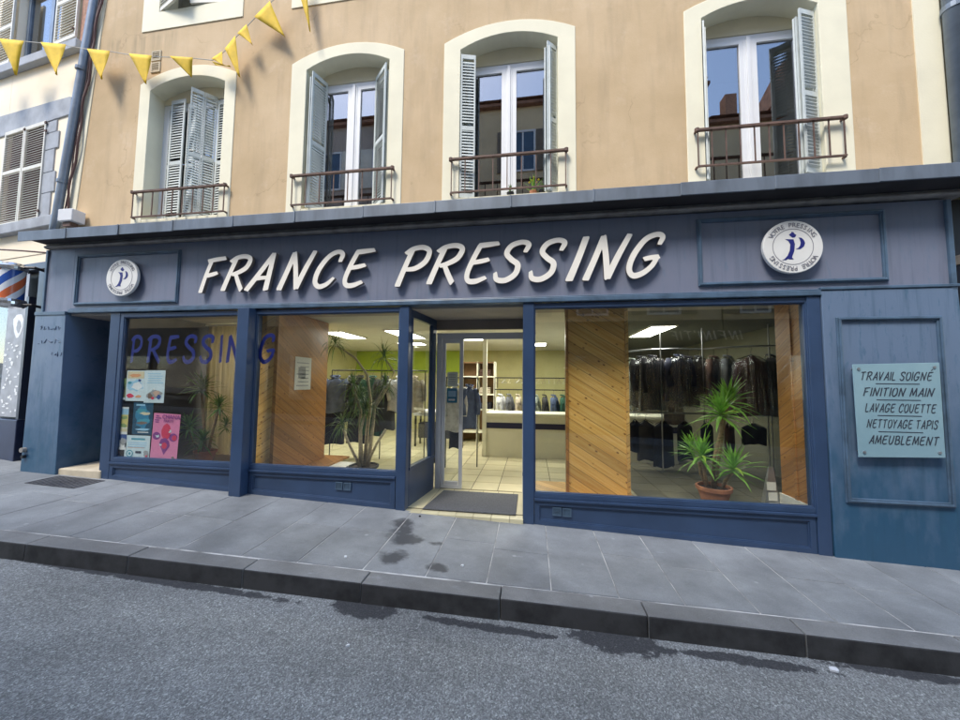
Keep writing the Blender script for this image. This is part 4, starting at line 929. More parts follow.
potted('yucca_plant', 'bright green yucca in a round terracotta pot in the right display window', 'plant', (bx, by, .05), (.17, .205, .27, 'terracotta'),
   [([(bx-.02, by, .25), (2.38, .78, .7), (2.44, .73, 1.02), (2.45, .72, 1.22)], [.024, .021, .019, .017]), ([(bx-.08, by-.03, .25), (2.24, .74, .45), (2.20, .70, .66)], [.025, .022, .02]), ([(bx+.07, by-.04, .25), (2.48, .74, .40), (2.55, .70, .52)], [.022, .02, .018]),
    ([(bx+.03, by+.05, .25), (2.50, .87, .8), (2.58, .92, 1.15), (2.64, .92, 1.38)], [.021, .019, .018, .016]), ([(bx-.04, by+.05, .25), (2.25, .86, .45), (2.22, .84, .6)], [.026, .024, .022])],
   [((2.45, .72, 1.27), 1.), ((2.19, .70, .72), .86), ((2.56, .70, .57), .84), ((2.64, .92, 1.43), .9), ((2.13, .86, .78), .6)], 'yucca_leaf', 'bark', .50, .054, .5, 4, 38)
bx, by = -5.30, .82
potted('dracaena_plant', 'slender dracaena with spiky tufts behind the posters in the left window', 'plant', (bx, by, .29), (.13, .16, .20, 'terracotta'),
   [([(bx, by, .45), (-5.34, .8, .9), (-5.42, .8, 1.42)], [.024, .022, .018]), ([(bx+.05, by, .45), (-5.14, .78, .85), (-5.04, .76, 1.14)], [.022, .02, .016]), ([(bx-.05, by, .45), (-5.46, .76, .62), (-5.54, .74, .80)], [.02, .019, .016]), ([(bx+.02, by-.05, .45), (-5.27, .72, .6)], [.02, .016])],
   [((-5.43, .8, 1.50), 1.05), ((-5.04, .76, 1.20), .82), ((-5.55, .74, .86), .95), ((-5.26, .72, .66), .85), ((-4.98, .85, .9), .6)], 'drac_leaf', 'bark', .40, .036, .9, 9, 46)
bx, by = -2.77, 1.30
potted('dragon_tree', 'tall pale-stemmed dragon tree with drooping dark tufts in the middle window', 'plant', (bx, by, .05), (.20, .24, .20, 'flat_black'),
   [([(bx-.06, by, .2), (-2.84, 1.28, .8), (-2.86, 1.3, 1.15), (-3.0, 1.32, 1.5)], [.036, .03, .026, .02]), ([(bx, by+.03, .2), (-2.74, 1.33, .85), (-2.70, 1.34, 1.3), (-2.78, 1.35, 1.75), (-3.02, 1.36, 2.05), (-3.36, 1.36, 2.26)], [.036, .032, .028, .022, .018, .014]),
    ([(bx+.07, by, .2), (-2.62, 1.28, .9), (-2.60, 1.28, 1.25), (-2.44, 1.28, 1.52)], [.034, .028, .024, .018]), ([(-2.60, 1.28, 1.2), (-2.40, 1.34, 1.55), (-2.30, 1.36, 1.8), (-2.45, 1.36, 2.0)], [.022, .02, .017, .014]),
    ([(bx-.02, by-.06, .2), (-3.0, 1.2, .62), (-3.10, 1.18, .86)], [.026, .022, .018]), ([(bx+.08, by-.02, .3), (-2.52, 1.22, .62), (-2.36, 1.2, .86)], [.026, .022, .02]), ([(bx, by-.04, .25), (-2.80, 1.2, .8), (-2.73, 1.2, 1.1)], [.026, .022, .018])],
   [((-3.02, 1.32, 1.56), 1.), ((-2.95, 1.15, 1.22), .7), ((-3.40, 1.36, 2.30), .9), ((-2.42, 1.28, 1.58), .8), ((-2.50, 1.36, 2.06), .85), ((-3.12, 1.18, .92), .85), ((-2.72, 1.2, 1.18), 1.0), ((-2.86, 1.25, 1.38), .9)], 'dragon_leaf', 'bark_pale', .50, .022, 1.5, 12, 44)

# --- garments: a body with sleeves on a hanger, most of them under a thin film
def loft(mb, rings, seg):
    vs = [v for r_ in rings for v in r_]; k = len(rings)
    mb.add(vs, [(i*seg+j, i*seg+(j+1) % seg, (i+1)*seg+(j+1) % seg, (i+1)*seg+j) for i in range(k-1) for j in range(seg)])
def garment(name, label, x, y, z, L, wd, dp, mat, rz=0, seed=0, sleeves=True, film=True, flare=1.15, group='clothes hanging on the shop rails', cat='garment'):
    r = random.Random(seed); t = thing(name, label, cat, (x, y, z), group, R(rz))
    mb = MB(); seg = 28; ph = [r.uniform(0, 6) for _ in range(4)]; fq = [r.randint(3, 5), r.randint(6, 8)]
    def rings(ex, z0, z1, a, fl):
        out = []
        for i in range(15):
            q = i/14; zz = z0+(z1-z0)*q
            sh = min(1., .35+q*9) if q < .075 else 1.+(fl-1)*q
            wq = wd/2*sh+ex; dq = dp/2*(min(1., .35+q*6) if q < .11 else 1+(fl-1)*q)+ex
            ring = []
            for j in range(seg):
                th = 2*pi*j/seg; f = 1+a*q*(sin(fq[0]*th+ph[0]+q*1.5)+.6*sin(fq[1]*th+ph[1]-q*2))
                ring.append((wq*cos(th)*f, dq*sin(th)*f, zz-.085*abs(cos(th))**1.3*(1-q)**4-(0.02*sin(3*th+ph[2])*q)))
            out.append(ring)
        return out
    loft(mb, rings(0, -.13, -.13-L, .06, flare), seg)
    if sleeves:
        for s in (-1, 1):
            mb.tube([(s*(wd/2-.05), -.01, -.19), (s*(wd/2+.005), -.03, -.32), (s*(wd/2+.02), -.06, -.13-L*.45), (s*(wd/2-.0), -.085, -.13-L*.68)], [.06, .062, .052, .045], 10)
    if sleeves: mb.tube([(-.07, -.03, -.115), (-.03, -dp*.42, -.15), (.03, -dp*.42, -.15), (.07, -.03, -.115), (.04, .05, -.105), (-.04, .05, -.105), (-.07, -.03, -.115)], .016, 6)
    mb.build('cloth', mat, t, smooth=True, local=True)
    hb = MB(); hb.tube([(0, 0, -.12), (0, 0, -.05), (.018, 0, -.03), (.02, 0, -.008), (0, 0, .012), (-.018, 0, 0)], .003, 6)
    hb.tube([(-wd/2+.02, 0, -.20), (0, 0, -.12), (wd/2-.02, 0, -.20)], .006, 6); hb.build('hanger', 'black_metal', t, local=True)
    if film:
        fb = MB(); loft(fb, rings(.035, -.10, -.13-L-.12, .09, flare*1.06), seg); fb.build('film_cover', 'plastic_film', t, smooth=True, local=True)
    return t
W = garment
W('coat', 'long navy black coat in clear film, nearest the pine panel on the right rail', 2.22, 2.62, 2.28, .98, .44, .17, 'g_black', 24, 1)
W('coat', 'black coat in shiny film hanging second on the right rail beside rose fabric', 2.67, 2.60, 2.29, .82, .46, .17, 'g_navy', 16, 2)
W('dress', 'slim rose coloured dress squeezed between the two black coats', 2.44, 2.85, 2.26, .9, .26, .12, 'g_rose', 50, 3, False)
W('blouse', 'pale sage blouse in film at the left end of the right rail', 1.93, 2.85, 2.24, .95, .34, .14, 'g_sage', 60, 4)
W('jacket', 'grey jacket hanging behind the top of the yucca', 3.08, 2.75, 2.28, .72, .42, .16, 'g_char', 8, 5)
W('gown', 'wide maroon gown in shiny film at the right end of the rail', 3.72, 2.30, 2.28, 1.02, .50, .24, 'g_maroon', 4, 6, False, True, 1.55)
W('dress', 'brown patterned skirt hanging below the hem of the second black coat', 2.70, 2.95, 1.62, .62, .36, .13, 'g_brown', 10, 7, False)
W('trousers', 'short stack of black trousers on the low rail next to the pine panel', 1.92, 2.70, 1.10, .58, .34, .14, 'g_black', 40, 8, False, False, 1.)
W('coat', 'long black dress reaching almost to the floor under the black coats', 2.42, 2.70, 1.10, .84, .38, .15, 'g_black', 20, 9, False, False, 1.1)
W('skirt', 'dark folded skirt below the maroon gown', 3.86, 2.55, 1.10, .36, .40, .16, 'g_black', 0, 10, False, False, 1.)
W('shirt', 'white shirt hanging behind the open glass door leaf', -1.44, 2.20, 1.72, .86, .36, .16, 'g_white', 20, 11, True, False)
W('jacket', 'blue grey jacket hanging right of the white shirt near the door', -1.18, 2.30, 1.70, .80, .30, .14, 'g_blue', 40, 12, True, False)
W('trousers', 'black trousers hanging below the white shirt', -1.42, 2.28, .98, .45, .26, .12, 'g_black', 10, 13, False, False, 1.)
for i, (nm, c, lb) in enumerate((('shirt', 'g_white', 'white shirt first on the small rail behind the counter'), ('shirt', 'g_grey', 'mid grey shirt on the small rail behind the counter'), ('shirt', 'g_beige', 'beige shirt on the small rail behind the counter'), ('coat', 'g_black', 'black coat on the small rail behind the counter'), ('shirt', 'g_sage', 'pale green shirt on the small rail behind the counter'),
        ('jacket', 'g_char', 'charcoal jacket seen through the right window above the counter'), ('shirt', 'g_blue', 'blue shirt seen through the right window above the counter'), ('jacket', 'g_green', 'dark green jacket seen through the right window above the counter'))):
    W(nm, lb, -.82+.23*i, 4.95+.05*(i % 2), 1.44, .62, .34, .13, c, 70+8*(i % 3), 20+i, True, False)
for i, (nm, c, lb) in enumerate((('shirt', 'g_white', 'white shirt on the rack behind the dragon tree'), ('blouse', 'g_beige', 'cream blouse on the rack behind the dragon tree'), ('jacket', 'g_blue', 'blue violet jacket on the rack beside the left pine pillar'), ('coat', 'g_char', 'charcoal coat on the rack beside the left pine pillar'))):
    W(nm, lb, (-2.75, -2.45, -4.05, -3.78)[i], (2.75, 2.8, 2.55, 2.7)[i], 1.86, (.7, .72, .74, .8)[i], .40, .15, c, (30, 40, 25, 15)[i], 40+i, True, False)
for i, (x, y, L, wd, c, lb) in enumerate(((2.05, 2.72, .92, .40, 'g_char', 'charcoal coat in film tucked between the sage blouse and the navy coat'), (2.88, 2.70, .90, .42, 'g_black', 'black bagged coat right of the second black coat'), (3.28, 2.62, .86, .40, 'g_brown', 'brown bagged coat hidden partly by the yucca tips'), (3.46, 2.52, .95, .40, 'g_grey', 'grey bagged coat left of the maroon gown'), (4.05, 2.35, .9, .42, 'g_char', 'dark bagged coat right of the maroon gown by the pine wall'))):
    W('coat', lb, x, y, 2.27, L, wd, .16, c, 20+9*i, 60+i)
for i, (x, y, L, c, lb) in enumerate(((2.12, 2.72, .74, 'g_char', 'dark grey trousers on the low rail beside the black trousers'), (2.78, 2.68, .70, 'g_black', 'black trousers on the low rail right of the long black dress'), (3.15, 2.66, .66, 'g_navy', 'navy trousers on the low rail behind the yucca'), (3.5, 2.62, .6, 'g_brown', 'brown trousers on the low rail left of the folded skirt'))):
    W('trousers', lb, x, y, 1.10, L, .34, .14, c, 15+12*i, 80+i, False, False, 1.)
for i, (x, y, L, c, lb) in enumerate(((-3.55, 2.62, 1.35, 'g_black', 'long black coat on the black rack right of the left pine pillar'), (-3.30, 2.66, 1.2, 'g_green', 'long dark green coat on the black rack'), (-4.15, 2.6, 1.4, 'g_black', 'long black coat next to the brown side of the left pillar'), (-3.05, 2.7, 1.1, 'g_char', 'long charcoal coat on the rack behind the dragon tree stems'))):
    W('coat', lb, x, y, 1.86, L, .44, .2, c, 10+14*i, 90+i, True, False)
# rails
def rail(label, pts, legs, z0=.05, r_=.014, group=None):
    t = thing('clothes_rail', label, 'clothes rail', (pts[0][0], pts[0][1], z0))
    MB().tube(pts, r_, 8).build('rail', 'steel' if group is None else 'black_metal', t)
    for (x, y, z, zb) in legs: MB().tube([(x, y, zb), (x, y, z)], r_*.8, 8).build('upright', 'steel' if group is None else 'black_metal', t)
rail('long curved steel conveyor rail carrying the filmed coats on the right', [(1.75, 2.95, 2.27), (2.22, 2.62, 2.29), (2.67, 2.58, 2.30), (3.1, 2.72, 2.30), (3.45, 2.45, 2.31), (3.72, 2.30, 2.31), (4.2, 2.25, 2.32)], [(2.36, 2.58, 2.69, .05), (3.12, 2.68, 2.69, .05), (4.0, 2.30, 2.69, .05)])
rail('low steel rail below the long coats on the right', [(1.7, 2.75, 1.11), (2.5, 2.70, 1.11), (4.2, 2.55, 1.11)], [(1.75, 2.75, 1.11, .05), (4.1, 2.56, 1.11, .05)])
rail('small black rail with hanging shirts behind the counter', [(-.97, 5.0, 1.46), (.95, 5.0, 1.46)], [(-.97, 5.0, 1.78, .05), (.95, 5.0, 1.78, .05)], group=1)
rail('upper black bar with bare hangers above the shirts behind the counter', [(-.97, 5.06, 1.77), (.95, 5.06, 1.77)], [(-.90, 5.06, 1.76, 1.5), (.90, 5.06, 1.76, 1.5)], group=1)
rail('black frame rack behind the dragon tree', [(-4.2, 2.62, 1.87), (-3.3, 2.62, 1.87), (-2.15, 2.8, 1.87)], [(-4.2, 2.62, 1.86, .05), (-2.2, 2.79, 1.86, .05), (-3.1, 2.64, 1.86, .05)], group=1)
rail('short rail holding the white shirt by the door', [(-1.6, 2.2, 1.73), (-1.02, 2.34, 1.73)], [(-1.6, 2.2, 1.72, .05), (-1.02, 2.34, 1.72, .05)], group=1)
# bare hangers on the upper bar
for i in range(14):
    t = thing('hanger', 'thin wire hanger on the upper bar behind the counter', 'hanger', (-.85+.13*i, 5.06, 1.77), 'bare hangers above the counter', R(60+11*(i % 4)))
    MB().tube([(0, 0, .01), (.015, 0, -.02), (0, 0, -.06), (.17, 0, -.14), (-.17, 0, -.14), (0, 0, -.06)], .004, 5).build('wire', ('p_brown', 'steel', 'p_sand')[i % 3], t, local=True)
# counter, shelves, press and bits
t = thing('counter', 'cream service counter with a dark blue stripe facing the door', 'counter', (-.2, 3.4, .05))
MB().box(-.96, 2.9, 3.30, 3.9, .05, .93).build('body', 'counter_cream', t); MB().box(-.99, 2.93, 3.26, 3.94, .932, .99).build('top', 'counter_cream', t, bev=.008); MB().box(-.965, 2.9, 3.288, 3.299, .66, .78).build('stripe', 'counter_band', t)
t = thing('shelf_unit', 'brown wooden pigeonhole shelving on the back wall seen through the door', 'shelf', (-1.5, 5.2, .05))
MB().box(-1.9, -1.0, 5.45, 5.48, .05, 2.18).build('back_panel', 'shelf_brown', t)
for z in (.3, .9, 1.30, 1.78, 2.16): MB().box(-1.9, -1.0, 5.0, 5.449, z, z+.03).build('shelf', 'counter_cream' if z < 2 else 'shelf_brown', t)
for x in (-1.93, -1.46, -.999): MB().box(x, x+.03, 5.0, 5.449, .05, 2.2).build('upright', 'counter_cream', t)
for i, (x, z, m_) in enumerate(((-1.75, 1.33, 'g_white'), (-1.25, 1.33, 'g_beige'), (-1.7, .93, 'g_char'), (-1.22, .93, 'g_black'), (-1.25, 1.81, 'g_brown'))):
    t = thing('folded_laundry', ('white', 'beige', 'charcoal', 'black', 'brown')[i]+' folded laundry pile in the brown shelving', 'laundry', (x, 5.15, z))
    mb = MB()
    for k in range(4): mb.box(x-.16+.01*(k % 2), x+.15, 5.05, 5.35, z+.001+k*.045, z+.042+k*.045)
    mb.build('pile', m_, t, bev=.012)
t = thing('ironing_press', 'grey ironing press with a padded white board in the middle of the shop', 'ironing press', (-2.2, 4.2, .05))
MB().box(-2.9, -1.9, 4.1, 4.6, .80, .88).build('table', 'grey_machine', t, bev=.02); MB().prismz([(-3.0, 4.2), (-2.7, 4.05), (-1.8, 4.08), (-1.8, 4.5), (-2.7, 4.55)], .882, .94).build('padded_board', 'white_cloth', t, bev=.02)
MB().box(-2.8, -2.0, 4.2, 4.55, .25, .62).build('boiler', 'g_char', t, bev=.02)
for x, y in ((-2.85, 4.15), (-1.95, 4.15), (-2.85, 4.55), (-1.95, 4.55)): MB().box(x-.02, x+.02, y-.02, y+.02, .05, .80).build('leg', 'black_metal', t)
MB().tube([(-2.0, 4.55, .88), (-2.0, 4.55, 1.7), (-2.4, 4.4, 1.85)], .018, 8).build('arm', 'black_metal', t)
t = thing('waste_bin', 'small dark waste bin with a swing lid behind the entrance side light', 'bin', (-1.95, 2.6, .05))
MB().lathe([(.11, 0), (.14, .42), (.145, .45), (.12, .50), (.02, .54)], (-1.95, 2.6, .05), 20).build('body', 'flat_black', t); MB().lathe([(.03, .541), (.03, .555), (.005, .56)], (-1.95, 2.6, .05), 12).build('knob', 'steel', t)
t = thing('door_card', 'blue opening hours card stuck inside the glass door leaf', 'door card', (-1.2, .967, 1.35))
mb = MB(); mb.mat('p_sea').box(-1.285, -1.125, .9655, .968, 1.33, 1.55); mb.mat('p_sky').box(-1.265, -1.145, .9648, .9654, 1.42, 1.51); mb.mat('p_white').box(-1.26, -1.16, .9648, .9654, 1.36, 1.39); mb.build('card', None, t)
t = thing('door_notice', 'white paper stuck above the blue card on the glass door leaf', 'notice', (-1.2, .967, 1.6))
mb = MB(); mb.mat('paper').box(-1.28, -1.12, .9655, .967, 1.58, 1.80)
for i in range(5): mb.mat('p_grey').box(-1.26, -1.15, .9648, .9654, 1.61+.035*i, 1.62+.035*i)
mb.build('sheet', None, t)
t = thing('doormat', 'flat dark grey doormat on the tiled threshold', 'doormat', (-.74, .45, .046))
MB().prismz([(-1.36, .06), (-.19, .06), (-.19, .84), (-1.28, .84)], .0445, .058).build('pile', 'mat_grey', t, bev=.004)
MB().band([(-1.34, 0), (-.2, 0)], [(-1.35, .001), (-.19, .001)], .0, .001, False) if False else None
t = thing('leaning_papers', 'narrow stack of white leaflets leaning in the right corner of the yucca window', 'leaflets', (2.95, .66, .05))
mb = MB(); mb.hexa([(2.84, .60, .051), (3.04, .60, .051), (3.04, .70, .051), (2.84, .70, .051), (2.95, .66, .62), (3.00, .66, .62), (3.00, .68, .62), (2.95, .68, .62)])
mb.build('stand', 'steel', t)
for k in range(3): MB().box(2.90, 3.0, .585+.02*k, .590+.02*k, .10+.12*k, .20+.12*k).build('leaflet', 'paper', t)
# ceiling panels
def lamp(x0, x1, y0, y1, label):
    t = thing('ceiling_light', label, 'ceiling light', ((x0+x1)/2, (y0+y1)/2, 2.69))
    MB().band([(x0+.02, y0+.02), (x1-.02, y0+.02), (x1-.02, y1-.02), (x0+.02, y1-.02)], [(x0, y0), (x1, y0), (x1, y1), (x0, y1)], 0, 1)
    f = MB()
    for (a, b, c, d) in ((x0, x1, y0, y0+.025), (x0, x1, y1-.025, y1), (x0, x0+.025, y0+.026, y1-.026), (x1-.025, x1, y0+.026, y1-.026)): f.box(a, b, c, d, 2.672, 2.699)
    f.build('frame', 'paper', t); MB().box(x0+.026, x1-.026, y0+.026, y1-.026, 2.680, 2.695).build('diffuser', 'lamp_panel', t)
lamp(2.12, 2.58, 2.30, 3.85, 'long lit ceiling panel above the coats in the right window'); lamp(1.5, 2.1, 4.6, 5.2, 'square lit ceiling panel behind the right pine panel')
lamp(-.55, .1, 3.1, 4.0, 'lit ceiling panel above the counter seen over the doorway'); lamp(-.2, .4, 4.9, 5.7, 'lit ceiling panel further back behind the counter')
lamp(-1.65, -1.05, 3.6, 4.2, 'lit ceiling panel above the brown shelving'); lamp(-4.45, -3.95, 2.5, 3.7, 'lit strip panel near the left pine pillar'); lamp(-5.7, -4.9, 2.0, 2.8, 'added unseen square panel lighting the curtain of the left window from behind'); lamp(-3.0, -2.5, 2.4, 3.8, 'lit panel above the dragon tree'); lamp(-3.6, -2.9, 4.6, 5.2, 'lit panel over the lime wall')  # panel behind the left window's curtain is added, out of view, to backlight it

# ================================================================== LEFT NEIGHBOUR (its front turns away from the street line)
NO = Vector((-7.45, .2, 0)); NA = R(-8)
nb = thing('neighbour_house', 'pale pink rendered house with grey stone window surrounds left of the drainpipe', 'building', NO, rz=NA)
def NB(mb, name, mat=None, parent=None, bev=0, **k): return mb.build(name, mat, parent or nb, bev=bev, local=True, **k)
mb = MB(); e = lambda z: .02+(z-4.1)*.098 if z < 8.6 else .46
def hole(u0, u1, z0, z1): return (u0, u1, z0, z1)
# wall with two window holes
mb.prism([(-9, 3.72), (-2.02, 3.72), (-2.02, 11), (-9, 11)], 0, .4)
mb.prism([(-2.018, 3.72), (-.02, 3.72), (.0, 4.26), (-2.018, 4.26)], .001, .4)
mb.prism([(-.74, 4.262), (.0, 4.262), (.17, 6.08), (-.74, 6.08)], .001, .4)
mb.prism([(-2.018, 6.082), (.17, 6.082), (.30, 7.36), (-2.018, 7.36)], .001, .4)
mb.prism([(-.70, 7.362), (.30, 7.362), (.46, 8.9), (-.70, 8.9)], .001, .4)
mb.prism([(-2.018, 8.902), (.46, 8.902), (.46, 11), (-2.018, 11)], .001, .4)
NB(mb, 'wall', 'pink_stucco')
mb = MB(); mb.prism([(-9, 11.0), (.5, 11.0), (.5, 11.15), (-9, 11.15)], -.4, 7); NB(mb, 'roof_eaves', 'cream_dark')
mb = MB(); mb.hexa([(-9, -.45, 11.152), (.5, -.45, 11.152), (.5, 7, 11.152), (-9, 7, 11.152), (-9, 3.2, 13.0), (.5, 3.2, 13.0), (.5, 3.4, 13.0), (-9, 3.4, 13.0)]); NB(mb, 'roof', 'roof_tile')
NB(MB().box(-9, .1, .41, 7, -.3, 11.0), 'inner_wall', 'dark_room')
mb = MB(); mb.prism([(-2.5, 6.04), (-.16, 6.04), (-.16, 6.34), (-.20, 6.36), (-2.5, 6.46)], -.02, .02)
zz = 4.34
for i, (h, w_) in enumerate(((.42, .50), (.36, .64), (.40, .50), (.30, .66), (.21, .50))):
    mb.prism([(-.78, zz), (-.78+w_*.55, zz), (-.78+w_*.55, zz+h-.01), (-.78, zz+h-.01)], -.018, .02); zz += h
NB(mb, 'window_surround', 'stone_grey', bev=.006)
mb = MB(); mb.box(-2.6, -.02, -.10, .02, 4.12, 4.30); NB(mb, 'window_sill', 'stone_grey', bev=.015)
mb = MB(); mb.hexa([(-2.6, -.10, 7.22), (.02, -.10, 7.11), (.02, .0, 7.11), (-2.6, 0, 7.22), (-2.6, -.10, 7.38), (.02, -.10, 7.27), (.02, 0, 7.27), (-2.6, 0, 7.38)]); NB(mb, 'window_sill', 'stone_grey', bev=.012)
NB(MB().box(-2.0, -.72, .06, .12, 4.3, 6.1), 'window', 'g_maroon'); mb = MB(); mb.ring(-2.0, -.70, 7.36, 8.9, .07, .10, .16); mb.box(-1.27, -1.17, .10, .16, 7.43, 8.83); f = NB(mb, 'window', 'pipe_blue'); NB(MB().box(-1.94, -.76, .125, .132, 7.42, 8.84), 'pane', 'upper_glass', f)
SL = leaf_mesh('shutter', .60, 1.77, 'shutter_white', 38, .03, (.56,)); SU = leaf_mesh('shutter', .60, 1.50, 'shutter_white', 26, .03, (.5,))
for (me, u, z, a, v) in ((SL, -1.37, 4.28, 0, -.02), (SL, -1.985, 4.30, 0, -.02), (SU, -.70, 7.36, 0, -.05), (SU, -2.62, 7.40, 0, -.05)):
    o = link_mesh('shutter', me, nb, (u, v, z)); o.rotation_euler.z = R(a)
for (u, z) in ((-1.37, 6.0), (-.76, 6.0), (-.74, 5.85), (-.76, 4.45)): NB(MB().box(u-.02, u+.02, -.05, -.03, z-.015, z+.02), 'shutter_hinge', 'iron_rust')
NB(MB().box(-.16, -.12, -.09, -.03, 7.49, 7.51), 'shutter_hinge', 'iron_rust')
for u in (-4.9, -7.4):      # the rest of the front, beyond the picture edge
    for z, h in ((4.30, 1.77), (7.36, 1.50)):
        NB(MB().ring(u-.8, u+.8, z-.22, z+h+.24, .2, -.018, .02), 'window_surround', 'stone_grey', bev=.006)
        NB(MB().box(u-.598, u+.598, -.004, .01, z-.018, z+h+.038), 'window', 'g_maroon')
        for q in (u-.602, u+.002): link_mesh('shutter', SL if h > 1.6 else SU, nb, (q, -.024, z))
NB(MB().prism([(-.10, 7.28), (.10, 7.27), (.20, 8.9), (-.06, 8.9)], -.012, .02), 'brick_strip', 'brick_red')
# barber shop ground floor
bs = thing('barber_shopfront', 'dark navy barber shop front with a pale patterned banner at the left edge', 'shopfront', NO, rz=NA)
NB(MB().box(-9, -.05, .10, .38, -.2, 3.72), 'wall', 'flat_black', bs); NB(MB().box(-9, -.35, -.03, .09, 3.44, 3.56), 'lintel', 'barber_frame', bs, bev=.01); NB(MB().box(-9, -.40, 0.01, .09, 3.562, 3.718), 'fascia', 'pink_stucco', bs)
NB(MB().box(-.62, -.36, -.02, .09, .0, 3.43), 'post', 'barber_frame', bs, bev=.008); NB(MB().box(-.34, -.02, .03, .09, .0, 3.71), 'post', 'flat_black', bs, bev=.008)
NB(MB().box(-9, -.84, -.03, .09, .0, .96), 'stall_riser', 'navy_dark', bs, bev=.01); NB(MB().box(-.90, -.83, -.02, .09, .97, 3.0), 'post', 'barber_frame', bs)
NB(MB().box(-9, -1.5, .05, .06, .97, 3.43), 'pane', 'shop_glass', bs)
for u in (-3.1, -4.9, -6.7): NB(MB().box(u-.05, u+.05, -.02, .09, .97, 3.43), 'mullion', 'barber_frame', bs)
t = thing('banner', 'grey banner with white ornament hanging in the barber shop front', 'banner', NO, rz=NA)
mb = MB(); mb.mat('banner_grey').box(-1.46, -.92, .0, .01, 1.0, 3.40); g = random.Random(8)
mb.mat('p_white').prism(blob(-1.12, 2.55, .16, .22, s=61), -.002, -.001); mb.mat('banner_grey').prism(blob(-1.10, 2.5, .07, .12, s=62), -.004, -.003)
for i in range(46):
    u = g.uniform(-1.42, -.98); z = 1.06+1.2*i/46; mb.mat('p_white').prism(blob(u, z, g.uniform(.02, .06), g.uniform(.012, .03), 8, s=100+i), -.002-.00005*i, -.001)
NB(mb, 'sheet', None, t)
bp_ = (-.62, -.30)
t = thing('barber_pole', 'red white and blue barber pole with chrome caps on a bracket', 'barber pole', NO+Vector((cos(NA)*bp_[0]-sin(NA)*bp_[1], sin(NA)*bp_[0]+cos(NA)*bp_[1], 3.1)))
MB().lathe([(.145, -.23), (.145, .23)], (0, 0, 0), 40).build('striped_cylinder', 'barber_stripe', t, smooth=False, local=True)
MB().lathe([(.155, .23), (.168, .25), (.168, .285), (.14, .31), (.13, .34), (.02, .36)], (0, 0, 0), 32).build('cap', 'chrome', t, local=True)
MB().lathe([(.02, -.36), (.14, -.35), (.18, -.31), (.18, -.27), (.168, -.23), (.155, -.23)], (0, 0, 0), 32).build('cap', 'chrome', t, local=True)
for z in (.29, -.31): MB().tube([(.16, .05, z), (.26, .10, z+.01), (.30, .26, z-.02)], .022, 8).build('bracket', 'black_metal', t, local=True)
t = thing('overhead_cable', 'thin dark cable sagging across the barber shop to the drainpipe', 'cable', (-9.5, .1, 3.9))
MB().tube([(-10.2, .30, 4.06), (-9.0, .12, 3.78), (-8.0, .02, 3.66), (-7.46, .02, 3.60)], .012, 6).build('wire', 'cable_brown', t)

# drainpipes and bits on the facade edge
t = thing('drainpipe', 'grey blue drainpipe running up between the pink and tan houses', 'drainpipe', (-7.42, .03, 4.0))
MB().tube([(-7.43, .02, 3.80), (-7.41, .03, 4.1), (-7.08, .06, 7.75), (-6.92, .08, 9.6), (-6.75, .1, 11.5)], .055, 14).build('pipe', 'pipe_blue', t, smooth=True)
for z in (4.75, 6.62, 8.4):
    x = -7.41+(z-4.1)*.0905; MB().tube([(x-.004, .035, z-.025), (x, .035, z+.025)], .066, 14).build('clamp', 'pipe_blue', t)
t = thing('wall_cable', 'brown cable bundle clipped beside the left drainpipe', 'cable', (-7.3, .05, 4.2))
MB().tube([(-7.30+(z-4.1)*.0905+.018*sin(z*5), .07+.01*sin(z*9), z) for z in [4.2+.15*i for i in range(34)]], .016, 6).build('wire', 'cable_brown', t)
MB().tube([(-7.335+(z-4.1)*.0905+.014*cos(z*4), .07, z) for z in [4.2+.18*i for i in range(28)]], .010, 6).build('wire', 'cable_brown', t)
t = thing('junction_box', 'white plastic junction box standing on the canopy beside the left drainpipe', 'junction box', (-7.06, -.05, 4.02))
MB().box(-7.20, -6.93, -.08, .09, 4.05, 4.24).build('cover', 'box_white', t, bev=.012); MB().box(-7.14, -7.0, -.05, .05, 3.98, 4.045).build('foot', 'iron_rust', t)
t = thing('drainpipe', 'thick blue grey drainpipe at the right end of the tan facade', 'drainpipe', (4.60, .03, 3.9))
MB().tube([(4.60, .03, 3.86), (4.60, .03, 11.5)], .078, 16).build('pipe', 'pipe_blue', t, smooth=True)
for z in (5.82, 8.2): MB().tube([(4.60, .03, z-.03), (4.60, .03, z+.03)], .090, 16).build('clamp', 'pipe_blue', t)
t = thing('drainpipe', 'pale thinner drainpipe beyond the thick one at the right picture edge', 'drainpipe', (4.8, .06, 3.9))
MB().tube([(4.80, .06, 3.86), (4.80, .06, 11.5)], .065, 14).build('pipe', 'stone_grey', t, smooth=True)
rn = thing('neighbour_house', 'dark fronted house at the right picture edge beyond the drainpipes', 'building', (9, .3, 0))
MB().box(4.70, 14, .16, .5, 3.70, 11).build('wall', 'cream_dark', rn); MB().box(4.475, 14, .13, .4, -.8, 3.69).build('shop_wall', 'flat_black', rn)
MB().box(4.50, 14, .0, .128, 2.95, 3.05).build('lintel', 'moulding_grey', rn); MB().box(4.50, 4.62, .03, .128, -.5, 2.94).build('post', 'barber_frame', rn); MB().box(4.8, 14, -.3, 8, 11.0, 11.2).build('roof', 'roof_tile', rn)
MB().box(4.63, 14, .09, .128, -.7, .5).build('stall_riser', 'barber_frame', rn)

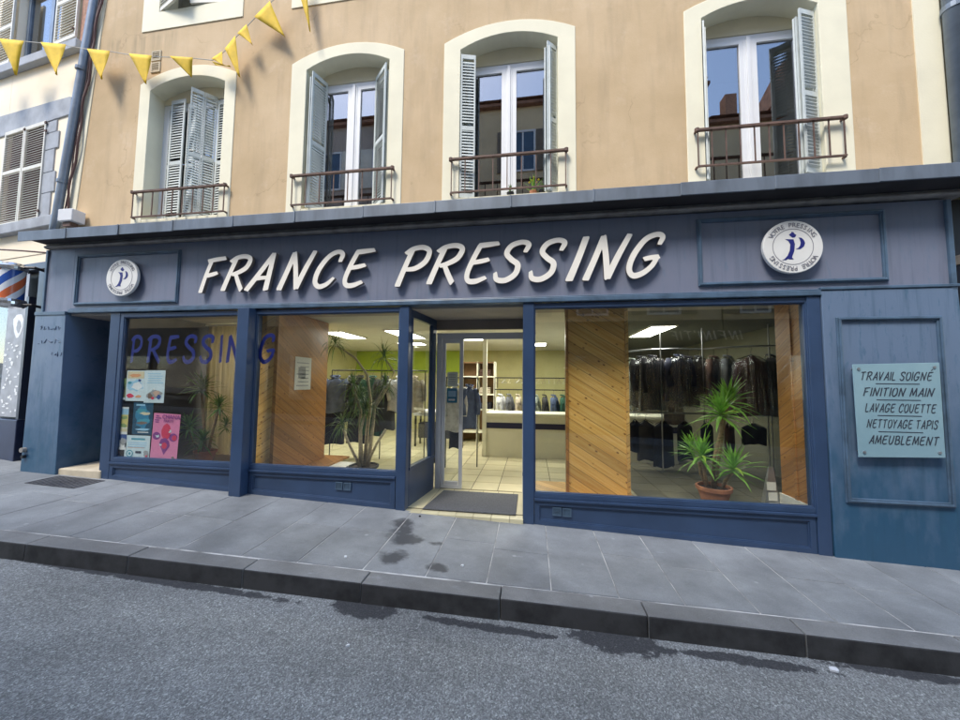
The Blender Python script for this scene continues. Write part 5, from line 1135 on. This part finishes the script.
# flower pots on the third sill
for (x, lb, hh, fl) in ((.02, 'small green plant with upright leaves on the sill of the third window', .22, 0), (.14, 'low dark pot plant right of the green one on the third window sill', .10, 1), (-.28, 'tiny trailing plant at the left of the third window sill', .10, 2)):
    t = thing('potted_plant', lb, 'plant', (x, .22, 4.087))
    MB().lathe([(.035, 0), (.05, .07), (.05, .08), (.04, .078)], (x, .22, 4.087), 14).build('pot', 'flat_black' if fl else 'terracotta', t)
    mb = MB(); rosette(mb, (x, .22, 4.18), 16, hh, .018, .5, random.Random(70+fl), .1); mb.build('foliage', 'drac_leaf' if fl else 'yucca_leaf', t)
    if fl == 0:
        mb = MB()
        for i in range(5): mb.lathe([(.005, -.012), (.016, 0), (.005, .012)], (x-.05+.03*i, .2+.01*(i % 2), 4.28+.03*(i % 3)), 8)
        mb.build('flower', 'flower_yellow', t)

# ================================================================== BUNTING
bt = thing('bunting', 'string of yellow triangular pennants hanging across the facade at top left', 'bunting', (-5, -.15, 6.3))
sp = [(-11.5, 7.9), (-8.56, 7.23), (-7.87, 7.08), (-7.41, 6.98), (-6.94, 6.84), (-6.52, 6.75), (-6.16, 6.65), (-5.73, 6.56), (-5.36, 6.5), (-4.97, 6.43), (-4.67, 6.36)]
sp2 = [(-4.67, 6.36), (-4.48, 6.47), (-4.30, 6.67), (-4.14, 6.80), (-3.9, 7.02), (-3.6, 7.25), (-3.25, 7.55), (-2.4, 8.3)]
MB().tube([(x, -.045, z) for x, z in sp], .006, 6).build('cord', 'string_white', bt); MB().tube([(x, -.045, z) for x, z in sp2], .006, 6).build('cord', 'string_white', bt)
rr = random.Random(21)
def pennant(A, B, T, twist=.045, fold=.03):
    A, B, T = [Vector((p[0], -.05, p[1])) for p in (A, B, T)]
    mb = MB(); n = 7; vs = []; fs = []; ph = rr.uniform(0, 6)
    for i in range(n+1):
        t = i/n
        for j in range(5):
            s = j/4; p = (A*(1-s)+B*s)*(1-t)+T*t
            p = p+Vector((0, twist*(t**1.5)*sin(ph)+fold*sin(s*5+ph+2*t)*t*(1-t*.5)-.01, 0)); vs.append(p)
    for i in range(n):
        for j in range(4): fs.append((i*5+j, i*5+j+1, i*5+j+6, i*5+j+5))
    mb.add(vs, fs); o = mb.build('pennant', 'flag_yellow', bt, smooth=True)
    m_ = o.modifiers.new('thickness', 'SOLIDIFY'); m_.thickness = .003
    return o
for A, B, T in (((-8.75, 7.27), (-8.22, 7.15), (-8.40, 6.62)), ((-7.87, 7.08), (-7.36, 6.97), (-7.43, 6.43)), ((-6.94, 6.84), (-6.50, 6.74), (-6.57, 6.26)), ((-6.14, 6.65), (-5.72, 6.56), (-5.81, 6.13)), ((-5.40, 6.51), (-4.99, 6.43), (-5.05, 6.17)),
                ((-4.67, 6.37), (-4.50, 6.46), (-4.42, 6.20)), ((-4.66, 6.33), (-4.60, 6.26), (-4.30, 6.16)), ((-4.46, 6.50), (-4.30, 6.68), (-4.19, 6.03)), ((-4.26, 6.71), (-4.12, 6.83), (-4.01, 6.50)), ((-4.0, 6.93), (-3.76, 7.14), (-3.53, 6.60)), ((-3.38, 7.44), (-3.22, 7.58), (-3.10, 6.57)), ((-2.9, 7.86), (-2.6, 8.13), (-2.5, 7.4)), ((-9.5, 7.44), (-9.05, 7.34), (-9.2, 6.85))):
    pennant(A, B, T)

# ================================================================== STREET BITS
t = thing('iron_grate', 'small iron floor grate in the pavement in front of the left doorstep', 'grate', (-6.35, -.25, G(-6.35, -.25)))
mb = MB()
for i in range(12):
    x = -6.78+i*.07; mb.hexa([(x, -.42, G(x, -.4)), (x+.035, -.42, G(x, -.4)), (x+.035, -.08, G(x, -.1)), (x, -.08, G(x, -.1))]+[(x, -.42, G(x, -.4)+.007), (x+.035, -.42, G(x, -.4)+.007), (x+.035, -.08, G(x, -.1)+.007), (x, -.08, G(x, -.1)+.007)])
for y in (-.42, -.25, -.09): mb.hexa([(-6.78, y, G(-6.78, y)), (-5.97, y, G(-5.97, y)), (-5.97, y+.02, G(-5.97, y)), (-6.78, y+.02, G(-6.78, y))]+[(-6.78, y, G(-6.78, y)+.0065), (-5.97, y, G(-5.97, y)+.0065), (-5.97, y+.02, G(-5.97, y)+.0065), (-6.78, y+.02, G(-6.78, y)+.0065)])
mb.build('bars', 'grate', t)
t = thing('wall_light', 'small brass spot fitting low on the left pilaster', 'spot light', (-7.5, -.1, .55))
MB().tube([(-7.46, -.052, .58), (-7.46, -.10, .58)], .035, 14).build('lens', 'moulding_grey', t); MB().tube([(-7.46, -.05, .48), (-7.46, -.085, .48)], .025, 12).build('housing', 'flat_black', t)
def bit(name, label, x, y, z, sx, sy, m_, rz, seed):
    t = thing(name, label, 'litter', (x, y, z), None, R(rz)); g = random.Random(seed)
    MB().prismz([(sx*cos(2*pi*i/9)*g.uniform(.7, 1.1), sy*sin(2*pi*i/9)*g.uniform(.7, 1.1)) for i in range(9)], 0, .012).build('scrap', m_, t, local=True)
bit('litter', 'white paper scrap lying in the gutter at the right below the kerb', 2.03, -1.47, RD(2.03)+.001, .035, .022, 'p_white', 10, 1)
bit('litter', 'dark pebble on the pavement near the doormat corner', -1.33, -.13, G(-1.33, -.13)+.001, .014, .012, 'g_black', 0, 2)
bit('litter', 'white cigarette end on the asphalt left of the middle', -1.24, -1.95, RD(-1.24)+.001, .014, .008, 'p_white', 40, 3)
bit('litter', 'white chewing gum dot on the pavement below the middle window', -1.7, -1.17, G(-1.7, -1.17)+.001, .016, .012, 'p_white', 0, 4)
bit('litter', 'white fleck on the flag in front of the door', -.62, -1.07, G(-.62, -1.07)+.001, .014, .010, 'p_white', 0, 5)

# ================================================================== HOUSES ACROSS THE STREET (seen in the glass)
OWIN = {}
def opp_house(label, x0, x1, top, wall, wins, shop, sh_mat, parts=None, fz=3.85):
    Y = -8.5; t = thing('opposite_house', label, 'building', ((x0+x1)/2, Y-1, 0))
    mb = MB(); zs = sorted(set([fz]+[z for w_ in wins for z in (w_[2], w_[3])]+[top]))
    mb.box(x0, x1, Y-.3, Y, fz, top); mb.build('wall', wall, t)
    MB().box(x0, x1, Y-6, Y-.301, -1, top).build('rear_wall', wall, t)
    MB().box(x0-.1, x1+.1, Y-6.2, Y+.2, top+.002, top+.12).build('roof_eaves', 'roof_tile', t)
    mb = MB(); mb.hexa([(x0, Y-6.2, top+.182), (x1, Y-6.2, top+.182), (x1, Y+.3, top+.182), (x0, Y+.3, top+.182), (x0, Y-3.2, top+1.5), (x1, Y-3.2, top+1.5), (x1, Y-3.0, top+1.5), (x0, Y-3.0, top+1.5)]); mb.build('roof', 'roof_tile', t)
    for (a, b, c, d) in wins:
        f = MB().ring(a, b, c, d, .07, Y+.005, Y+.05).box((a+b)/2-.03, (a+b)/2+.03, Y+.005, Y+.045, c+.07, d-.07).build('window', 'pvc', t)
        MB().box(a+.07, b-.07, Y+.006, Y+.02, c+.07, d-.07).build('pane', 'window_blue', f)
        for s in (a-.52, b+.02): MB().box(s, s+.5, Y+.006, Y+.05, c, d).build('shutter', sh_mat, t)
    MB().box(x0, x1, Y-.3, Y+.02, -1, fz-.002).build('shop_wall', shop, t)
    mb = MB(); n = max(1, int((x1-x0)/2.6))
    for i in range(n):
        a = x0+.25+(x1-x0-.5)*i/n; b = a+(x1-x0-.5)/n-.2; mb.ring(a, b, .2, 2.7, .08, Y+.021, Y+.08)
    mb.build('shop_frame', 'barber_frame', t)
    for i in range(n):
        a = x0+.25+(x1-x0-.5)*i/n; b = a+(x1-x0-.5)/n-.2; MB().box(a+.08, b-.08, Y+.022, Y+.04, .28, 2.62).build('pane', 'upper_glass', t)
    return t
def rowsof(xs_, zz_): return [(x-.5, x+.5, z, z+1.7) for x in xs_ for z in zz_]
opp_house('ochre house across the street with a hairdresser below', -2.2, 6.4, 12.7, 'opp_wall', [(4.0, 5.1, 4.05, 5.7), (1.6, 2.7, 4.05, 5.7), (-.9, .2, 4.05, 5.7)]+rowsof((4.55, 2.15, -.35), (7.1, 10.0)), 'opp_shop', 'shutter_brown')
t2 = opp_house('lower ochre house across the street with a red chimney', 6.45, 10.9, 11.2, 'opp_wall', [(6.95, 7.9, 4.05, 5.6), (6.95, 7.9, 7.0, 8.6)], 'opp_shop', 'shutter_brown')
MB().box(7.3, 7.7, -9.3, -8.9, 11.3, 12.7).build('chimney', 'brick_red', t2)
opp_house('tall grey brown house across the street on the right', 10.95, 19, 14.4, 'opp_wall_brown', rowsof((12.0, 14.3, 16.8), (4.4, 7.2, 10)), 'opp_shop', 'shutter_brown')
opp_house('brown rendered house across the street on the left', -10, -2.25, 12.6, 'opp_wall_brown', rowsof((-8.6, -6.2, -3.8), (4.3, 7.1, 9.8)), 'opp_shop', 'shutter_white')
opp_house('ochre house across the street far left', -22, -10.05, 11.2, 'opp_wall', rowsof((-20, -17.5, -15, -12.2), (4.4, 7.2)), 'opp_shop', 'shutter_white')
t = thing('hairdresser_sign', "white letters reading INFINI'TIF on the dark shopfront across the street", 'shop sign', (5.85, -8.4, 3.1))
lp = line_loops("INFINI'TIF", 0, 2.30, 0, .30, .18, .12, .05, .28)
o = link_mesh('lettering', fill_mesh('lettering', lp, .03, ['letter_white']), t, (1.15, -.04, .06)); o.rotation_euler.z = pi
t = thing('sidewalk_house', 'plain cream house further up the street on the left', 'building', (-20, 3, 0))
MB().box(-28, -16.6, 2.0, 9, -.5, 10.5).build('wall', 'pink_stucco', t); MB().box(-28.2, -16.5, 1.7, 9.2, 10.51, 10.7).build('roof', 'roof_tile', t)
